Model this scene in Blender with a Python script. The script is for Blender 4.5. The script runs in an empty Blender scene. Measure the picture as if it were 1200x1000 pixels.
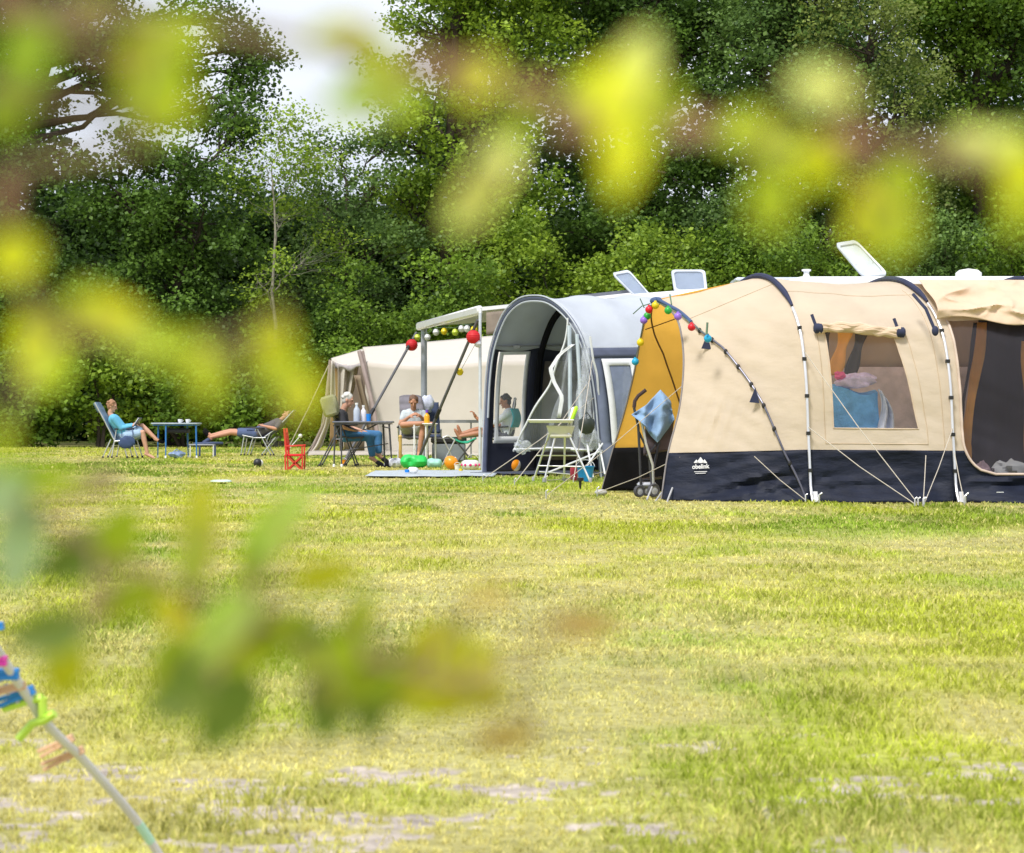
import bpy, math, random
import numpy as np
from mathutils import Vector, Matrix, Quaternion

random.seed(7)
sc = bpy.context.scene
COL = sc.collection
F, CH, HY = 2400.0, 0.8, 492.0
R = math.radians
V = Vector

def P(px, py, Y):            # a point of the place seen in direction (px, py) at distance Y
    return V(((px - 600) / F * Y, Y, CH - (py - HY) / F * Y))

def G(px, Y, z=0.0):
    return V(((px - 600) / F * Y, Y, z))

# ------------------------------------------------------------------ materials
MATS = {}

def mat(name, color=(.5, .5, .5), rough=.7, metal=0.0, trans=0.0, var=.12, scale=6.0, bump=.0, bscale=40.0,
        alpha=1.0, spec=.5, sheen=0.0, emit=None, attr=None, coat=0.0, scale3=None):
    """procedural surface: noise-varied colour, noise bump, optional see-through or light-passing share"""
    if name in MATS:
        return MATS[name]
    m = bpy.data.materials.new(name)
    m.use_nodes = True
    nt = m.node_tree
    N, L = nt.nodes, nt.links
    N.clear()
    out = N.new('ShaderNodeOutputMaterial')
    b = N.new('ShaderNodeBsdfPrincipled')
    b.inputs['Roughness'].default_value = rough
    b.inputs['Metallic'].default_value = metal
    b.inputs['Specular IOR Level'].default_value = spec
    b.inputs['Sheen Weight'].default_value = sheen
    b.inputs['Coat Weight'].default_value = coat
    tc = N.new('ShaderNodeTexCoord')
    src = tc.outputs['Object']
    if scale3:
        mp = N.new('ShaderNodeMapping')
        mp.inputs['Scale'].default_value = scale3
        L.new(src, mp.inputs['Vector'])
        src = mp.outputs['Vector']
    nz = N.new('ShaderNodeTexNoise')
    nz.inputs['Scale'].default_value = scale
    nz.inputs['Detail'].default_value = 5
    L.new(src, nz.inputs['Vector'])
    hsv = N.new('ShaderNodeHueSaturation')
    mr = N.new('ShaderNodeMapRange')
    mr.inputs['From Min'].default_value = .3
    mr.inputs['From Max'].default_value = .7
    mr.inputs['To Min'].default_value = 1 - var
    mr.inputs['To Max'].default_value = 1 + var
    L.new(nz.outputs['Fac'], mr.inputs['Value'])
    L.new(mr.outputs['Result'], hsv.inputs['Value'])
    if attr:
        at = N.new('ShaderNodeAttribute')
        at.attribute_name = attr
        L.new(at.outputs['Color'], hsv.inputs['Color'])
    else:
        hsv.inputs['Color'].default_value = (*color, 1)
    L.new(hsv.outputs['Color'], b.inputs['Base Color'])
    if bump:
        n2 = N.new('ShaderNodeTexNoise')
        n2.inputs['Scale'].default_value = bscale
        n2.inputs['Detail'].default_value = 4
        L.new(src, n2.inputs['Vector'])
        bp = N.new('ShaderNodeBump')
        bp.inputs['Strength'].default_value = 1.0
        bp.inputs['Distance'].default_value = bump
        L.new(n2.outputs['Fac'], bp.inputs['Height'])
        L.new(bp.outputs['Normal'], b.inputs['Normal'])
    if emit:
        b.inputs['Emission Color'].default_value = (*emit, 1)
        b.inputs['Emission Strength'].default_value = 1
    sh = b.outputs['BSDF']
    if trans:
        t = N.new('ShaderNodeBsdfTranslucent')
        L.new(hsv.outputs['Color'], t.inputs['Color'])
        mx = N.new('ShaderNodeMixShader')
        mx.inputs['Fac'].default_value = trans
        L.new(sh, mx.inputs[1]); L.new(t.outputs[0], mx.inputs[2])
        sh = mx.outputs[0]
    if alpha < 1:
        t = N.new('ShaderNodeBsdfTransparent')
        mx = N.new('ShaderNodeMixShader')
        mx.inputs['Fac'].default_value = alpha
        L.new(t.outputs[0], mx.inputs[1]); L.new(sh, mx.inputs[2])
        sh = mx.outputs[0]
    L.new(sh, out.inputs['Surface'])
    MATS[name] = m
    return m

# ------------------------------------------------------------------ mesh building
ORG = {}

def setp(o, label=None, cat=None, group=None, kind=None):
    if label: o['label'] = label
    if cat: o['category'] = cat
    if group: o['group'] = group
    if kind: o['kind'] = kind
    return o

def thing(name, loc, label, cat, group=None, rz=0.0):
    o = bpy.data.objects.new(name, None)
    o.empty_display_size = .1
    COL.objects.link(o)
    o.location = loc
    o.rotation_euler = (0, 0, rz)
    ORG[o.name] = V(loc)
    return setp(o, label, cat, group)

class MB:
    def __init__(s):
        s.v, s.f = [], []

    def add(s, vs, fs):
        n = len(s.v)
        s.v += [V(p) for p in vs]
        s.f += [[i + n for i in f] for f in fs]
        return s

    def box(s, c, d, rot=None, bev=0.0):
        x, y, z = d[0] / 2, d[1] / 2, d[2] / 2
        c = V(c)
        m = rot.to_matrix() if isinstance(rot, (Quaternion,)) else (rot if rot is not None else Matrix.Identity(3))
        if bev <= 0:
            vs = [V((a * x, b * y, e * z)) for a in (-1, 1) for b in (-1, 1) for e in (-1, 1)]
            fs = [(0, 1, 3, 2), (4, 6, 7, 5), (0, 4, 5, 1), (2, 3, 7, 6), (0, 2, 6, 4), (1, 5, 7, 3)]
        else:  # chamfered box: hull of 24 points done as three slabs of faces
            k = min(bev, x * .9, y * .9, z * .9)
            idx, vs, fs = {}, [], []
            for a in (-1, 1):
                for b in (-1, 1):
                    for e in (-1, 1):
                        for t, p in enumerate(((a * x, b * (y - k), e * (z - k)), (a * (x - k), b * y, e * (z - k)), (a * (x - k), b * (y - k), e * z))):
                            idx[(a, b, e, t)] = len(vs); vs.append(V(p))
            def q(l, n):
                p = [vs[i] for i in l]
                nn = (p[1] - p[0]).cross(p[2] - p[0])
                fs.append(l if nn.dot(V(n)) > 0 else l[::-1])
            for a in (-1, 1):
                q([idx[(a, -1, -1, 0)], idx[(a, 1, -1, 0)], idx[(a, 1, 1, 0)], idx[(a, -1, 1, 0)]], (a, 0, 0))
                q([idx[(-1, a, -1, 1)], idx[(1, a, -1, 1)], idx[(1, a, 1, 1)], idx[(-1, a, 1, 1)]], (0, a, 0))
                q([idx[(-1, -1, a, 2)], idx[(1, -1, a, 2)], idx[(1, 1, a, 2)], idx[(-1, 1, a, 2)]], (0, 0, a))
                for b in (-1, 1):
                    q([idx[(a, b, -1, 0)], idx[(a, b, 1, 0)], idx[(a, b, 1, 1)], idx[(a, b, -1, 1)]], (a, b, 0))
                    q([idx[(a, -1, b, 0)], idx[(a, 1, b, 0)], idx[(a, 1, b, 2)], idx[(a, -1, b, 2)]], (a, 0, b))
                    q([idx[(-1, a, b, 1)], idx[(1, a, b, 1)], idx[(1, a, b, 2)], idx[(-1, a, b, 2)]], (0, a, b))
                    for e in (-1, 1):
                        q([idx[(a, b, e, 0)], idx[(a, b, e, 1)], idx[(a, b, e, 2)]], (a, b, e))
        return s.add([c + m @ p for p in vs], fs)

    def bar(s, a, b, w, h=None, up=(0, 0, 1), bev=0.0):
        a, b = V(a), V(b)
        h = w if h is None else h
        d = (b - a)
        L = d.length
        d.normalize()
        u = V(up)
        if abs(d.dot(u)) > .98: u = V((1, 0, 0)) if abs(d.x) < .9 else V((0, 1, 0))
        sx = d.cross(u).normalized()
        uz = sx.cross(d)
        m = Matrix((d, sx, uz)).transposed()
        return s.box((a + b) / 2, (L, w, h), m, bev)

    def tube(s, path, r, n=8, cap=True, flat=1.0, up=(0, 0, 1)):
        path = [V(p) for p in path]
        k = len(path)
        rs = r if isinstance(r, (list, tuple)) else [r] * k
        vs, fs = [], []
        prev = None
        for i, p in enumerate(path):
            d = (path[min(i + 1, k - 1)] - path[max(i - 1, 0)])
            if d.length < 1e-9: d = V((0, 0, 1))
            d.normalize()
            if prev is None:
                u = V(up)
                if abs(d.dot(u)) > .95: u = V((1, 0, 0)) if abs(d.x) < .9 else V((0, 1, 0))
                prev = (u - d * u.dot(d)).normalized()
            else:
                prev = (prev - d * prev.dot(d))
                if prev.length < 1e-6: prev = d.orthogonal()
                prev.normalize()
            w = d.cross(prev)
            for j in range(n):
                a = 2 * math.pi * j / n
                vs.append(p + (w * math.cos(a) + prev * math.sin(a) * flat) * rs[i])
        for i in range(k - 1):
            for j in range(n):
                j2 = (j + 1) % n
                fs.append((i * n + j, i * n + j2, (i + 1) * n + j2, (i + 1) * n + j))
        if cap:
            fs.append(tuple(range(n))[::-1])
            fs.append(tuple(range((k - 1) * n, k * n)))
        return s.add(vs, fs)

    def lathe(s, prof, c=(0, 0, 0), n=16, rot=None):
        c = V(c)
        m = rot.to_matrix() if isinstance(rot, Quaternion) else (rot if rot is not None else Matrix.Identity(3))
        vs, fs = [], []
        for (r, z) in prof:
            for j in range(n):
                a = 2 * math.pi * j / n
                vs.append(c + m @ V((max(r, 1e-4) * math.cos(a), max(r, 1e-4) * math.sin(a), z)))
        for i in range(len(prof) - 1):
            for j in range(n):
                j2 = (j + 1) % n
                fs.append((i * n + j, i * n + j2, (i + 1) * n + j2, (i + 1) * n + j))
        return s.add(vs, fs)

    def ell(s, c, r, rot=None, nu=12, nv=8):
        c = V(c)
        if isinstance(r, (int, float)): r = (r, r, r)
        m = rot.to_matrix() if isinstance(rot, Quaternion) else (rot if rot is not None else Matrix.Identity(3))
        vs, fs = [], []
        for i in range(nv + 1):
            t = math.pi * i / nv
            for j in range(nu):
                a = 2 * math.pi * j / nu
                st = max(math.sin(t), 1e-3)
                vs.append(c + m @ V((r[0] * st * math.cos(a), r[1] * st * math.sin(a), -r[2] * math.cos(t))))
        for i in range(nv):
            for j in range(nu):
                j2 = (j + 1) % nu
                fs.append((i * nu + j, i * nu + j2, (i + 1) * nu + j2, (i + 1) * nu + j))
        return s.add(vs, fs)

    def cone(s, a, b, ra, rb, n=12):     # rounded tapered limb segment
        a, b = V(a), V(b)
        d = (b - a); L = d.length
        if L < 1e-6: return s.ell(a, ra)
        d.normalize()
        pts, rr = [], []
        for t in (-.98, -.8, -.45): pts.append(a + d * (ra * t)); rr.append(ra * math.sqrt(1 - t * t))
        pts.append(a); rr.append(ra)
        pts.append(b); rr.append(rb)
        for t in (.45, .8, .98): pts.append(b + d * (rb * t)); rr.append(rb * math.sqrt(1 - t * t))
        return s.tube(pts, rr, n)

    def grid(s, fn, nu, nv, closed=False, skip=None):
        vs = [V(fn(i / nu, j / nv)) for j in range(nv + 1) for i in range(nu + 1)]
        fs = []
        for j in range(nv):
            for i in range(nu):
                if skip and skip((i + .5) / nu, (j + .5) / nv): continue
                a = j * (nu + 1) + i
                fs.append((a, a + 1, a + nu + 2, a + nu + 1))
        return s.add(vs, fs)

    def poly(s, pts, thick, nrm):
        nrm = V(nrm).normalized() * thick
        pts = [V(p) for p in pts]
        k = len(pts)
        vs = pts + [p + nrm for p in pts]
        fs = [tuple(range(k))[::-1], tuple(range(k, 2 * k))]
        for i in range(k):
            j = (i + 1) % k
            fs.append((i, j, k + j, k + i))
        return s.add(vs, fs)

    def build(s, name, m, parent=None, world=False, smooth=True, solid=0.0, at=None, angle=40, **pr):
        off = V((0, 0, 0))
        if parent is not None and world: off = ORG[parent.name]
        if parent is None:
            if at is None:
                xs = [p.x for p in s.v]; ys = [p.y for p in s.v]; zs = [p.z for p in s.v]
                off = V(((min(xs) + max(xs)) / 2, (min(ys) + max(ys)) / 2, min(zs)))
            else: off = V(at)
        me = bpy.data.meshes.new(name)
        me.from_pydata([tuple(p - off) for p in s.v], [], [tuple(f) for f in s.f])
        me.validate(); me.update()
        me.materials.append(m)
        if smooth:
            me.polygons.foreach_set('use_smooth', [True] * len(me.polygons))
            me.set_sharp_from_angle(angle=R(angle))
        o = bpy.data.objects.new(name, me)
        COL.objects.link(o)
        if parent is not None: o.parent = parent
        else: o.location = off
        ORG[o.name] = ORG[parent.name] if parent is not None else off
        if solid:
            md = o.modifiers.new('thickness', 'SOLIDIFY'); md.thickness = solid; md.offset = 0
        return setp(o, **pr)

def copy_tree(o, parent=None):
    c = o.copy(); COL.objects.link(c)
    c.parent = parent
    ORG[c.name] = ORG[o.name]
    for ch in list(o.children): copy_tree(ch, c)
    return c

def np_obj(name, v, f, m, cols=None, parent=None, loc=(0, 0, 0), smooth=False):
    v = np.ascontiguousarray(v, np.float32); f = np.ascontiguousarray(f, np.int32)
    me = bpy.data.meshes.new(name)
    me.vertices.add(len(v)); me.vertices.foreach_set('co', v.ravel())
    k = f.shape[1]
    me.loops.add(f.size); me.loops.foreach_set('vertex_index', f.ravel())
    me.polygons.add(len(f))
    me.polygons.foreach_set('loop_start', np.arange(0, f.size, k, dtype=np.int32))
    if smooth: me.polygons.foreach_set('use_smooth', np.ones(len(f), bool))
    me.update(calc_edges=True)
    if cols is not None:
        a = me.color_attributes.new('col', 'FLOAT_COLOR', 'POINT')
        c4 = np.ones((len(v), 4), np.float32); c4[:, :3] = cols
        a.data.foreach_set('color', c4.ravel())
    me.materials.append(m)
    o = bpy.data.objects.new(name, me); COL.objects.link(o)
    if parent is not None: o.parent = parent
    else: o.location = loc
    ORG[o.name] = V(loc)
    return o

# smooth value noise for numpy arrays
def vnoise(x, y, seed=0):
    xi = np.floor(x).astype(np.int64); yi = np.floor(y).astype(np.int64)
    fx = x - xi; fy = y - yi
    fx = fx * fx * (3 - 2 * fx); fy = fy * fy * (3 - 2 * fy)
    def h(a, b):
        n = (a * 374761393 + b * 668265263 + seed * 1442695041) & 0xffffffff
        n = ((n ^ (n >> 13)) * 1274126177) & 0xffffffff
        return ((n ^ (n >> 16)) & 0xffff) / 65535.0
    return (h(xi, yi) * (1 - fx) + h(xi + 1, yi) * fx) * (1 - fy) + (h(xi, yi + 1) * (1 - fx) + h(xi + 1, yi + 1) * fx) * fy

def fbm(x, y, seed=0, o=4):
    s, a, t = 0, .5, 0
    for k in range(o):
        s = s + a * vnoise(x * 2 ** k, y * 2 ** k, seed + k * 17); t += a; a *= .5
    return s / t

def n1(x, y, s=0):
    return float(vnoise(np.array([x], float), np.array([y], float), s)[0])
EXPO = 0.42
GRASS = [(2.9, 7.5, 260000, .024, .0036, .9), (7.0, 16, 190000, .028, .007, .8), (15, 30, 110000, .032, .014, .7), (29, 62, 110000, .045, .03, .5)]
# ------------------------------------------------------------------ camera, sky, sun
cam = bpy.data.cameras.new('camera'); co = bpy.data.objects.new('camera', cam); COL.objects.link(co)
co.location = (0, 0, CH); co.rotation_euler = (R(90), 0, 0)
cam.sensor_width = 36; cam.lens = 36 * F / 1200; cam.shift_y = (HY - 500) / 1200
cam.clip_start = .05; cam.clip_end = 2000
cam.dof.use_dof = True; cam.dof.focus_distance = 23
cam.dof.aperture_fstop = cam.lens / 1000 / .0078
cam.dof.aperture_blades = 9
sc.camera = co

w = bpy.data.worlds.new('World'); sc.world = w; w.use_nodes = True
N, L = w.node_tree.nodes, w.node_tree.links
N.clear()
SUN_EL, SUN_AZ = R(56), R(-150)      # azimuth measured clockwise from +Y
wo = N.new('ShaderNodeOutputWorld'); bg = N.new('ShaderNodeBackground')
sky = N.new('ShaderNodeTexSky'); sky.sky_type = 'NISHITA'; sky.sun_disc = False
sky.sun_elevation = SUN_EL; sky.sun_rotation = SUN_AZ
tc = N.new('ShaderNodeTexCoord')
mp = N.new('ShaderNodeMapping'); mp.inputs['Scale'].default_value = (1, 1, 2.6)
nz = N.new('ShaderNodeTexNoise'); nz.inputs['Scale'].default_value = 3.1; nz.inputs['Detail'].default_value = 6; nz.inputs['Roughness'].default_value = .55
L.new(tc.outputs['Generated'], mp.inputs['Vector']); L.new(mp.outputs[0], nz.inputs['Vector'])
cr = N.new('ShaderNodeValToRGB')
cr.color_ramp.elements[0].position = .30; cr.color_ramp.elements[0].color = (5.4, 5.8, 6.9, 1)
cr.color_ramp.elements[1].position = .66; cr.color_ramp.elements[1].color = (8.6, 8.8, 9.3, 1)
L.new(nz.outputs['Fac'], cr.inputs['Fac'])
mx = N.new('ShaderNodeMix'); mx.data_type = 'RGBA'
mx.inputs['Factor'].default_value = .86
L.new(sky.outputs[0], mx.inputs['A']); L.new(cr.outputs[0], mx.inputs['B'])
L.new(mx.outputs['Result'], bg.inputs['Color']); bg.inputs['Strength'].default_value = .1
L.new(bg.outputs[0], wo.inputs['Surface'])

sl = bpy.data.lights.new('sun', 'SUN'); sl.energy = 3.0; sl.angle = R(13); sl.color = (1, .96, .90)
so = bpy.data.objects.new('sun', sl); COL.objects.link(so)
sd = V((math.sin(SUN_AZ) * math.cos(SUN_EL), math.cos(SUN_AZ) * math.cos(SUN_EL), math.sin(SUN_EL)))
so.rotation_euler = sd.to_track_quat('Z', 'Y').to_euler(); so.location = sd * 50

sc.view_settings.view_transform = 'Standard'; sc.view_settings.look = 'None'
sc.view_settings.exposure = EXPO; sc.view_settings.gamma = 1
sc.cycles.use_denoising = True
sc.cycles.max_bounces = 8; sc.cycles.transparent_max_bounces = 16
sc.cycles.sample_clamp_indirect = 6

# ------------------------------------------------------------------ field
GREEN = np.array((.34, .46, .055)); GREEN2 = np.array((.22, .31, .032)); STRAW = np.array((.82, .72, .33)); SOIL = np.array((.43, .375, .325)); LIME = np.array((.59, .60, .075))

def masks(x, y):
    near = np.clip((5.7 - y) / 1.3, 0, 1)
    n = fbm(x * 4.0 + 3, y * 5.5, 5, 6) * .58 + fbm(x * 15, y * 22, 6, 3) * .42
    soil = np.clip((n - (.645 - .12 * near)) / .07, 0, 1) * np.clip(.1 + near * 1.2, 0, 1)
    sp = fbm((x - 4.2) * .5, y * .35, 40, 3)
    dry = fbm(x * .55, y * .33 + 7, 9, 4) * .55 + fbm(x * 2.3, y * 1.6, 21, 3) * .45
    dry = np.clip((dry - .44) / .2, 0, 1)
    spot = np.exp(-(((x - 2.9) / 1.1) ** 2 + ((y - 13.4) / .8) ** 2)) + np.exp(-(((x - 1.9) / .8) ** 2 + ((y - 9.6) / .5) ** 2)) * .8
    dry = np.clip(dry + spot * sp * 1.6, 0, 1)
    tone = fbm(x * 1.2 + 50, y * .9, 33, 4)
    return soil, dry, tone

def turf_col(x, y):
    soil, dry, tone = masks(x, y)
    t = np.clip((tone - .3) / .4, 0, 1)[:, None]
    g = GREEN2 * (1 - t) + GREEN * t
    lim = np.clip((fbm(x * .4 + 9, y * .25, 71, 3) - .42) / .2, 0, 1)[:, None]
    g = g * (1 - .65 * lim) + LIME * .65 * lim
    c = g * (1 - dry[:, None] * .66) + STRAW * dry[:, None] * .66
    c = c * (.56 + .88 * (.5 * fbm(x * 7, y * 5.5, 55, 3) + .5 * fbm(x * 2.6, y * 4.2, 57, 3)))[:, None]
    return c, soil, dry

def ground_z(x, y):
    damp = np.clip((y - 2) / 3, 0.3, 1)
    return (fbm(x * .8, y * .8, 3, 3) - .5) * .035 * damp + (fbm(x * 6, y * 6, 4, 2) - .5) * .012

rows = np.concatenate([np.array([-60, -20, -6, 0., 1., 1.8, 2.4]), np.geomspace(2.8, 90, 620), np.geomspace(95, 900, 24)])
tt = np.concatenate([np.array([-8, -4, -2, -1, -.7, -.5]), np.linspace(-.42, .42, 420), np.array([.5, .7, 1, 2, 4, 8])])
W_ = np.maximum(np.abs(rows), 3.2)
X = tt[None, :] * W_[:, None]; Yg = np.repeat(rows[:, None], len(tt), 1)
xf, yf = X.ravel(), Yg.ravel()
zf = ground_z(xf, yf) - .012
c, soil, dry = turf_col(xf, yf)
sn = fbm(xf * 9, yf * 9, 80, 3)[:, None]
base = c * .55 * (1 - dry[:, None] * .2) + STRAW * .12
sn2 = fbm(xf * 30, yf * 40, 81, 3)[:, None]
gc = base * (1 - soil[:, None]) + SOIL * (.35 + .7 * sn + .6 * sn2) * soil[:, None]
nr, nc = len(rows), len(tt)
ii = (np.arange(nr - 1)[:, None] * nc + np.arange(nc - 1)[None, :]).ravel()
fg = np.stack([ii, ii + 1, ii + nc + 1, ii + nc], 1)
gm = mat('turf_ground', rough=1, attr='col', var=.22, scale=30, bump=.012, bscale=60, spec=.1)
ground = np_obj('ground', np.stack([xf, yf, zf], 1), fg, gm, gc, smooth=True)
ground['kind'] = 'structure'

rng = np.random.default_rng(11)
def blades(y0, y1, n, h, wd, bend):
    # density falls with distance: sample distance with pdf ~ 1/y
    y = y0 * (y1 / y0) ** rng.random(n)
    half = .28 * y + 1.7
    x = (rng.random(n) * 2 - 1) * half
    # tufts: pull part of the blades to tuft centres
    cell = .05 * (y / 6) ** .6
    k = rng.random(n) < .65
    cx = (np.floor(x / cell) + .5 + .7 * (vnoise(np.floor(x / cell) * 7.3, np.floor(y / cell) * 3.1, 5) - .5)) * cell
    cy = (np.floor(y / cell) + .5 + .7 * (vnoise(np.floor(x / cell) * 5.3, np.floor(y / cell) * 9.1, 6) - .5)) * cell
    x = np.where(k, cx + rng.normal(0, .16, n) * cell, x); y = np.where(k, cy + rng.normal(0, .16, n) * cell, y)
    c, soil, dry = turf_col(x, y)
    keep = rng.random(n) > soil * .8
    x, y, c, dry = x[keep], y[keep], c[keep], dry[keep]
    n = len(x)
    lush = fbm(x * 1.7 + 20, y * 1.3, 90, 3)
    tall = np.clip((fbm(x * 3.1 + 8, y * 2.4, 91, 2) - .62) / .12, 0, 1) * np.clip((7 - y) / 2, 0, 1)
    hh = h * (.35 + .9 * rng.random(n)) * (.5 + .9 * lush) * (1 - .45 * dry) * (1 + .5 * tall)
    c = c * (1 - .2 * tall[:, None])
    ww = wd * (.6 + .8 * rng.random(n))
    a = rng.random(n) * 2 * np.pi
    b = rng.random(n) * 2 * np.pi
    ln = hh * bend * (.2 + 1.1 * rng.random(n))
    z = ground_z(x, y) - .014
    bx, by = np.cos(a) * ww / 2, np.sin(a) * ww / 2
    dx, dy = np.cos(b) * ln, np.sin(b) * ln
    v = np.empty((n, 5, 3))
    v[:, 0] = np.stack([x - bx, y - by, z], 1); v[:, 1] = np.stack([x + bx, y + by, z], 1)
    v[:, 2] = np.stack([x + dx * .4 + bx * .8, y + dy * .4 + by * .8, z + hh * .65], 1)
    v[:, 3] = np.stack([x + dx * .4 - bx * .8, y + dy * .4 - by * .8, z + hh * .65], 1)
    v[:, 4] = np.stack([x + dx, y + dy, z + hh], 1)
    f = np.array([[0, 1, 2, 3], [3, 2, 4, 4]])[None] + (np.arange(n) * 5)[:, None, None]
    tri = np.concatenate([f[:, 0, [0, 1, 2]], f[:, 0, [0, 2, 3]], f[:, 1, [0, 1, 2]]], 0)
    pale = rng.random(n) < (.10 + .35 * dry)
    cc = c * (.62 + .8 * rng.random(n))[:, None]
    cc[pale] = (STRAW * .7 + LIME * .3) * (.7 + .5 * rng.random(pale.sum()))[:, None]
    return v.reshape(-1, 3), tri, np.repeat(cc, 5, 0)

vs, fs, cs, off = [], [], [], 0
for args in GRASS:
    v, f, c = blades(*args)
    vs.append(v); fs.append(f + off); cs.append(c); off += len(v)
grm = mat('grass_blade', rough=.75, attr='col', var=.05, scale=3, trans=.4, spec=.25)
grass = np_obj('grass', np.concatenate(vs), np.concatenate(fs), grm, np.concatenate(cs))
setp(grass, kind='stuff', label='short mown green and straw coloured grass over the field', cat='grass')
# ------------------------------------------------------------------ trees and bushes
leafm = mat('tree_leaf', rough=.5, attr='col', var=.04, scale=1, trans=.42, spec=.3)
barkm = mat('bark', (.05, .038, .028), rough=.95, var=.35, scale=9, bump=.03, bscale=14, scale3=(1, 1, .25))
birchm = mat('pale_bark', (.24, .22, .18), rough=.9, var=.35, scale=8, bump=.01, bscale=20)
trng = np.random.default_rng(5)

def leaves_np(cent, size, per, spread, colr, jit=.3, flat=.7, ptone=None):
    """cent (n,3) cluster centres -> leaf diamonds scattered round each"""
    n = len(cent)
    c = np.repeat(cent, per, 0)
    p = c + trng.normal(0, 1, (n * per, 3)) * spread * np.array([1, 1, flat])
    m = len(p)
    d = trng.normal(0, 1, (m, 3)); d[:, 2] = d[:, 2] * .6 - .25; d /= np.linalg.norm(d, axis=1, keepdims=True)
    nr_ = trng.normal(0, .75, (m, 3)); nr_[:, 2] += .75; nr_[:, 1] -= .25
    s_ = np.cross(d, nr_); s_ /= np.linalg.norm(s_, axis=1, keepdims=True) + 1e-9
    up = np.cross(s_, d)
    L_ = size * (.6 + .8 * trng.random(m))[:, None]
    v = np.empty((m, 4, 3))
    v[:, 0] = p - d * L_ * .5
    v[:, 1] = p + s_ * L_ * .36 + up * L_ * .10
    v[:, 2] = p + d * L_ * .5
    v[:, 3] = p - s_ * L_ * .36 + up * L_ * .10
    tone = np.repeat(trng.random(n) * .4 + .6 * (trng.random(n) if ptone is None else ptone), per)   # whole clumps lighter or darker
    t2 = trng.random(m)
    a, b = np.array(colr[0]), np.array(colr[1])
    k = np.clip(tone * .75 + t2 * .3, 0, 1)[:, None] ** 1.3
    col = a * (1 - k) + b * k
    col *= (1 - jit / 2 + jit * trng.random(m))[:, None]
    f = np.arange(m * 4).reshape(m, 4)
    return v.reshape(-1, 3), f, np.repeat(col, 4, 0)

def limb_path(a, b, k=6, wob=.12, sag=.0):
    a, b = V(a), V(b)
    L_ = (b - a).length
    pts = []
    for i in range(k + 1):
        t = i / k
        p = a.lerp(b, t)
        w_ = math.sin(math.pi * t) * wob * L_
        p += V((random.uniform(-1, 1), random.uniform(-1, 1), random.uniform(-.5, .8))) * w_ * .5
        p.z += sag * L_ * math.sin(math.pi * t)
        pts.append(p)
    return pts

TREE_N = [0]
def tree(name, px, Y, H, blobs, label, colr, leaf=.15, per=34, dens=1.0, tr=.22, bark=None, lean=0, cat='tree', group='trees behind the field',
         spread=.25, puff=.92, trunk_h=None, stems=1, dead=0):
    """blobs: (dx, dy, z, rx, ry, rz, share of filled volume) in metres from the foot"""
    TREE_N[0] += 1
    base = G(px, Y, -.05)
    root = thing(name, base, label, cat, group)
    b = MB()
    top = V((lean, 0, H * .8 if trunk_h is None else trunk_h))
    trunk_pts = [V((0, 0, 0))]
    k = 9
    for i in range(1, k + 1):
        t = i / k
        trunk_pts.append(V((lean * t + random.uniform(-.09, .09) * H * .12, random.uniform(-.05, .05), top.z * t)))
    def trunk_at(z):
        z = max(0.3, min(z, top.z))
        f = z / top.z * k; i = min(int(f), k - 1)
        return trunk_pts[i].lerp(trunk_pts[i + 1], f - i)
    b.tube(trunk_pts, [tr * (1.25 if i == 0 else 1) * (1 - .78 * (i / k)) for i in range(k + 1)], 10)
    for s_ in range(1, stems):
        dx = random.uniform(-.8, .8)
        b.tube([V((random.uniform(-.2, .2), random.uniform(-.2, .2), 0)), V((dx * .5, 0, top.z * .3)), V((dx, .2, top.z * .6)), V((dx * 1.3, .2, top.z * .9))], [tr * .8, tr * .6, tr * .4, .02], 8)
    vs, fs, cs, off = [], [], [], 0
    for (dx, dy, z, rx, ry, rz, fill) in blobs:
        c0 = V((dx, dy, z))
        vol = rx * ry * rz * 4.19
        nc_ = max(8, int(vol * fill * dens * 6.2))
        # cluster centres: mostly in the outer half, thinned by a noise so gaps stay open
        npf = max(3, int(nc_ / 9))
        pf = trng.normal(0, 1, (npf, 3)); pf /= np.linalg.norm(pf, axis=1, keepdims=True)
        pf = pf * (trng.random(npf) ** .38)[:, None] * np.array([rx, ry, rz]) + np.array([dx, dy, z])
        ptn = trng.random(npf)
        pi = np.repeat(np.arange(npf), 9)
        q = pf[pi] + trng.normal(0, 1, (len(pi), 3)) * np.array([.48, .48, .26]) * puff
        tn = np.clip(ptn[pi] * .75 + .25 * (q[:, 2] - pf[pi][:, 2] > 0), 0, 1)  # upper half of each puff lighter: top light put into the leaf colour
        ok = q[:, 2] > .25
        q, tn = q[ok], tn[ok]
        if len(q) == 0: continue
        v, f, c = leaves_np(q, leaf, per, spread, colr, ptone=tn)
        vs.append(v); fs.append(f + off); cs.append(c); off += len(v)
        a = trunk_at(z - rz * 1.1)
        lp = limb_path(a, c0, 6, .16)
        r0 = tr * .55 * min(1, max(.35, rx / 2.5))
        b.tube(lp, [r0 * (1 - .6 * i / 6) for i in range(7)], 7)
        m_ = min(len(q), 16)
        for qi in q[trng.choice(len(q), m_, replace=False)]:
            s0 = lp[random.randint(3, 6)]
            b.tube(limb_path(s0, V(qi), 4, .2), [r0 * .34, r0 * .26, r0 * .18, r0 * .12, .008], 5)
    tk = b.build('trunk', bark or barkm, root)
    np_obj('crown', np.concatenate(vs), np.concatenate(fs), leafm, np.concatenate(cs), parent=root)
    return root

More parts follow.
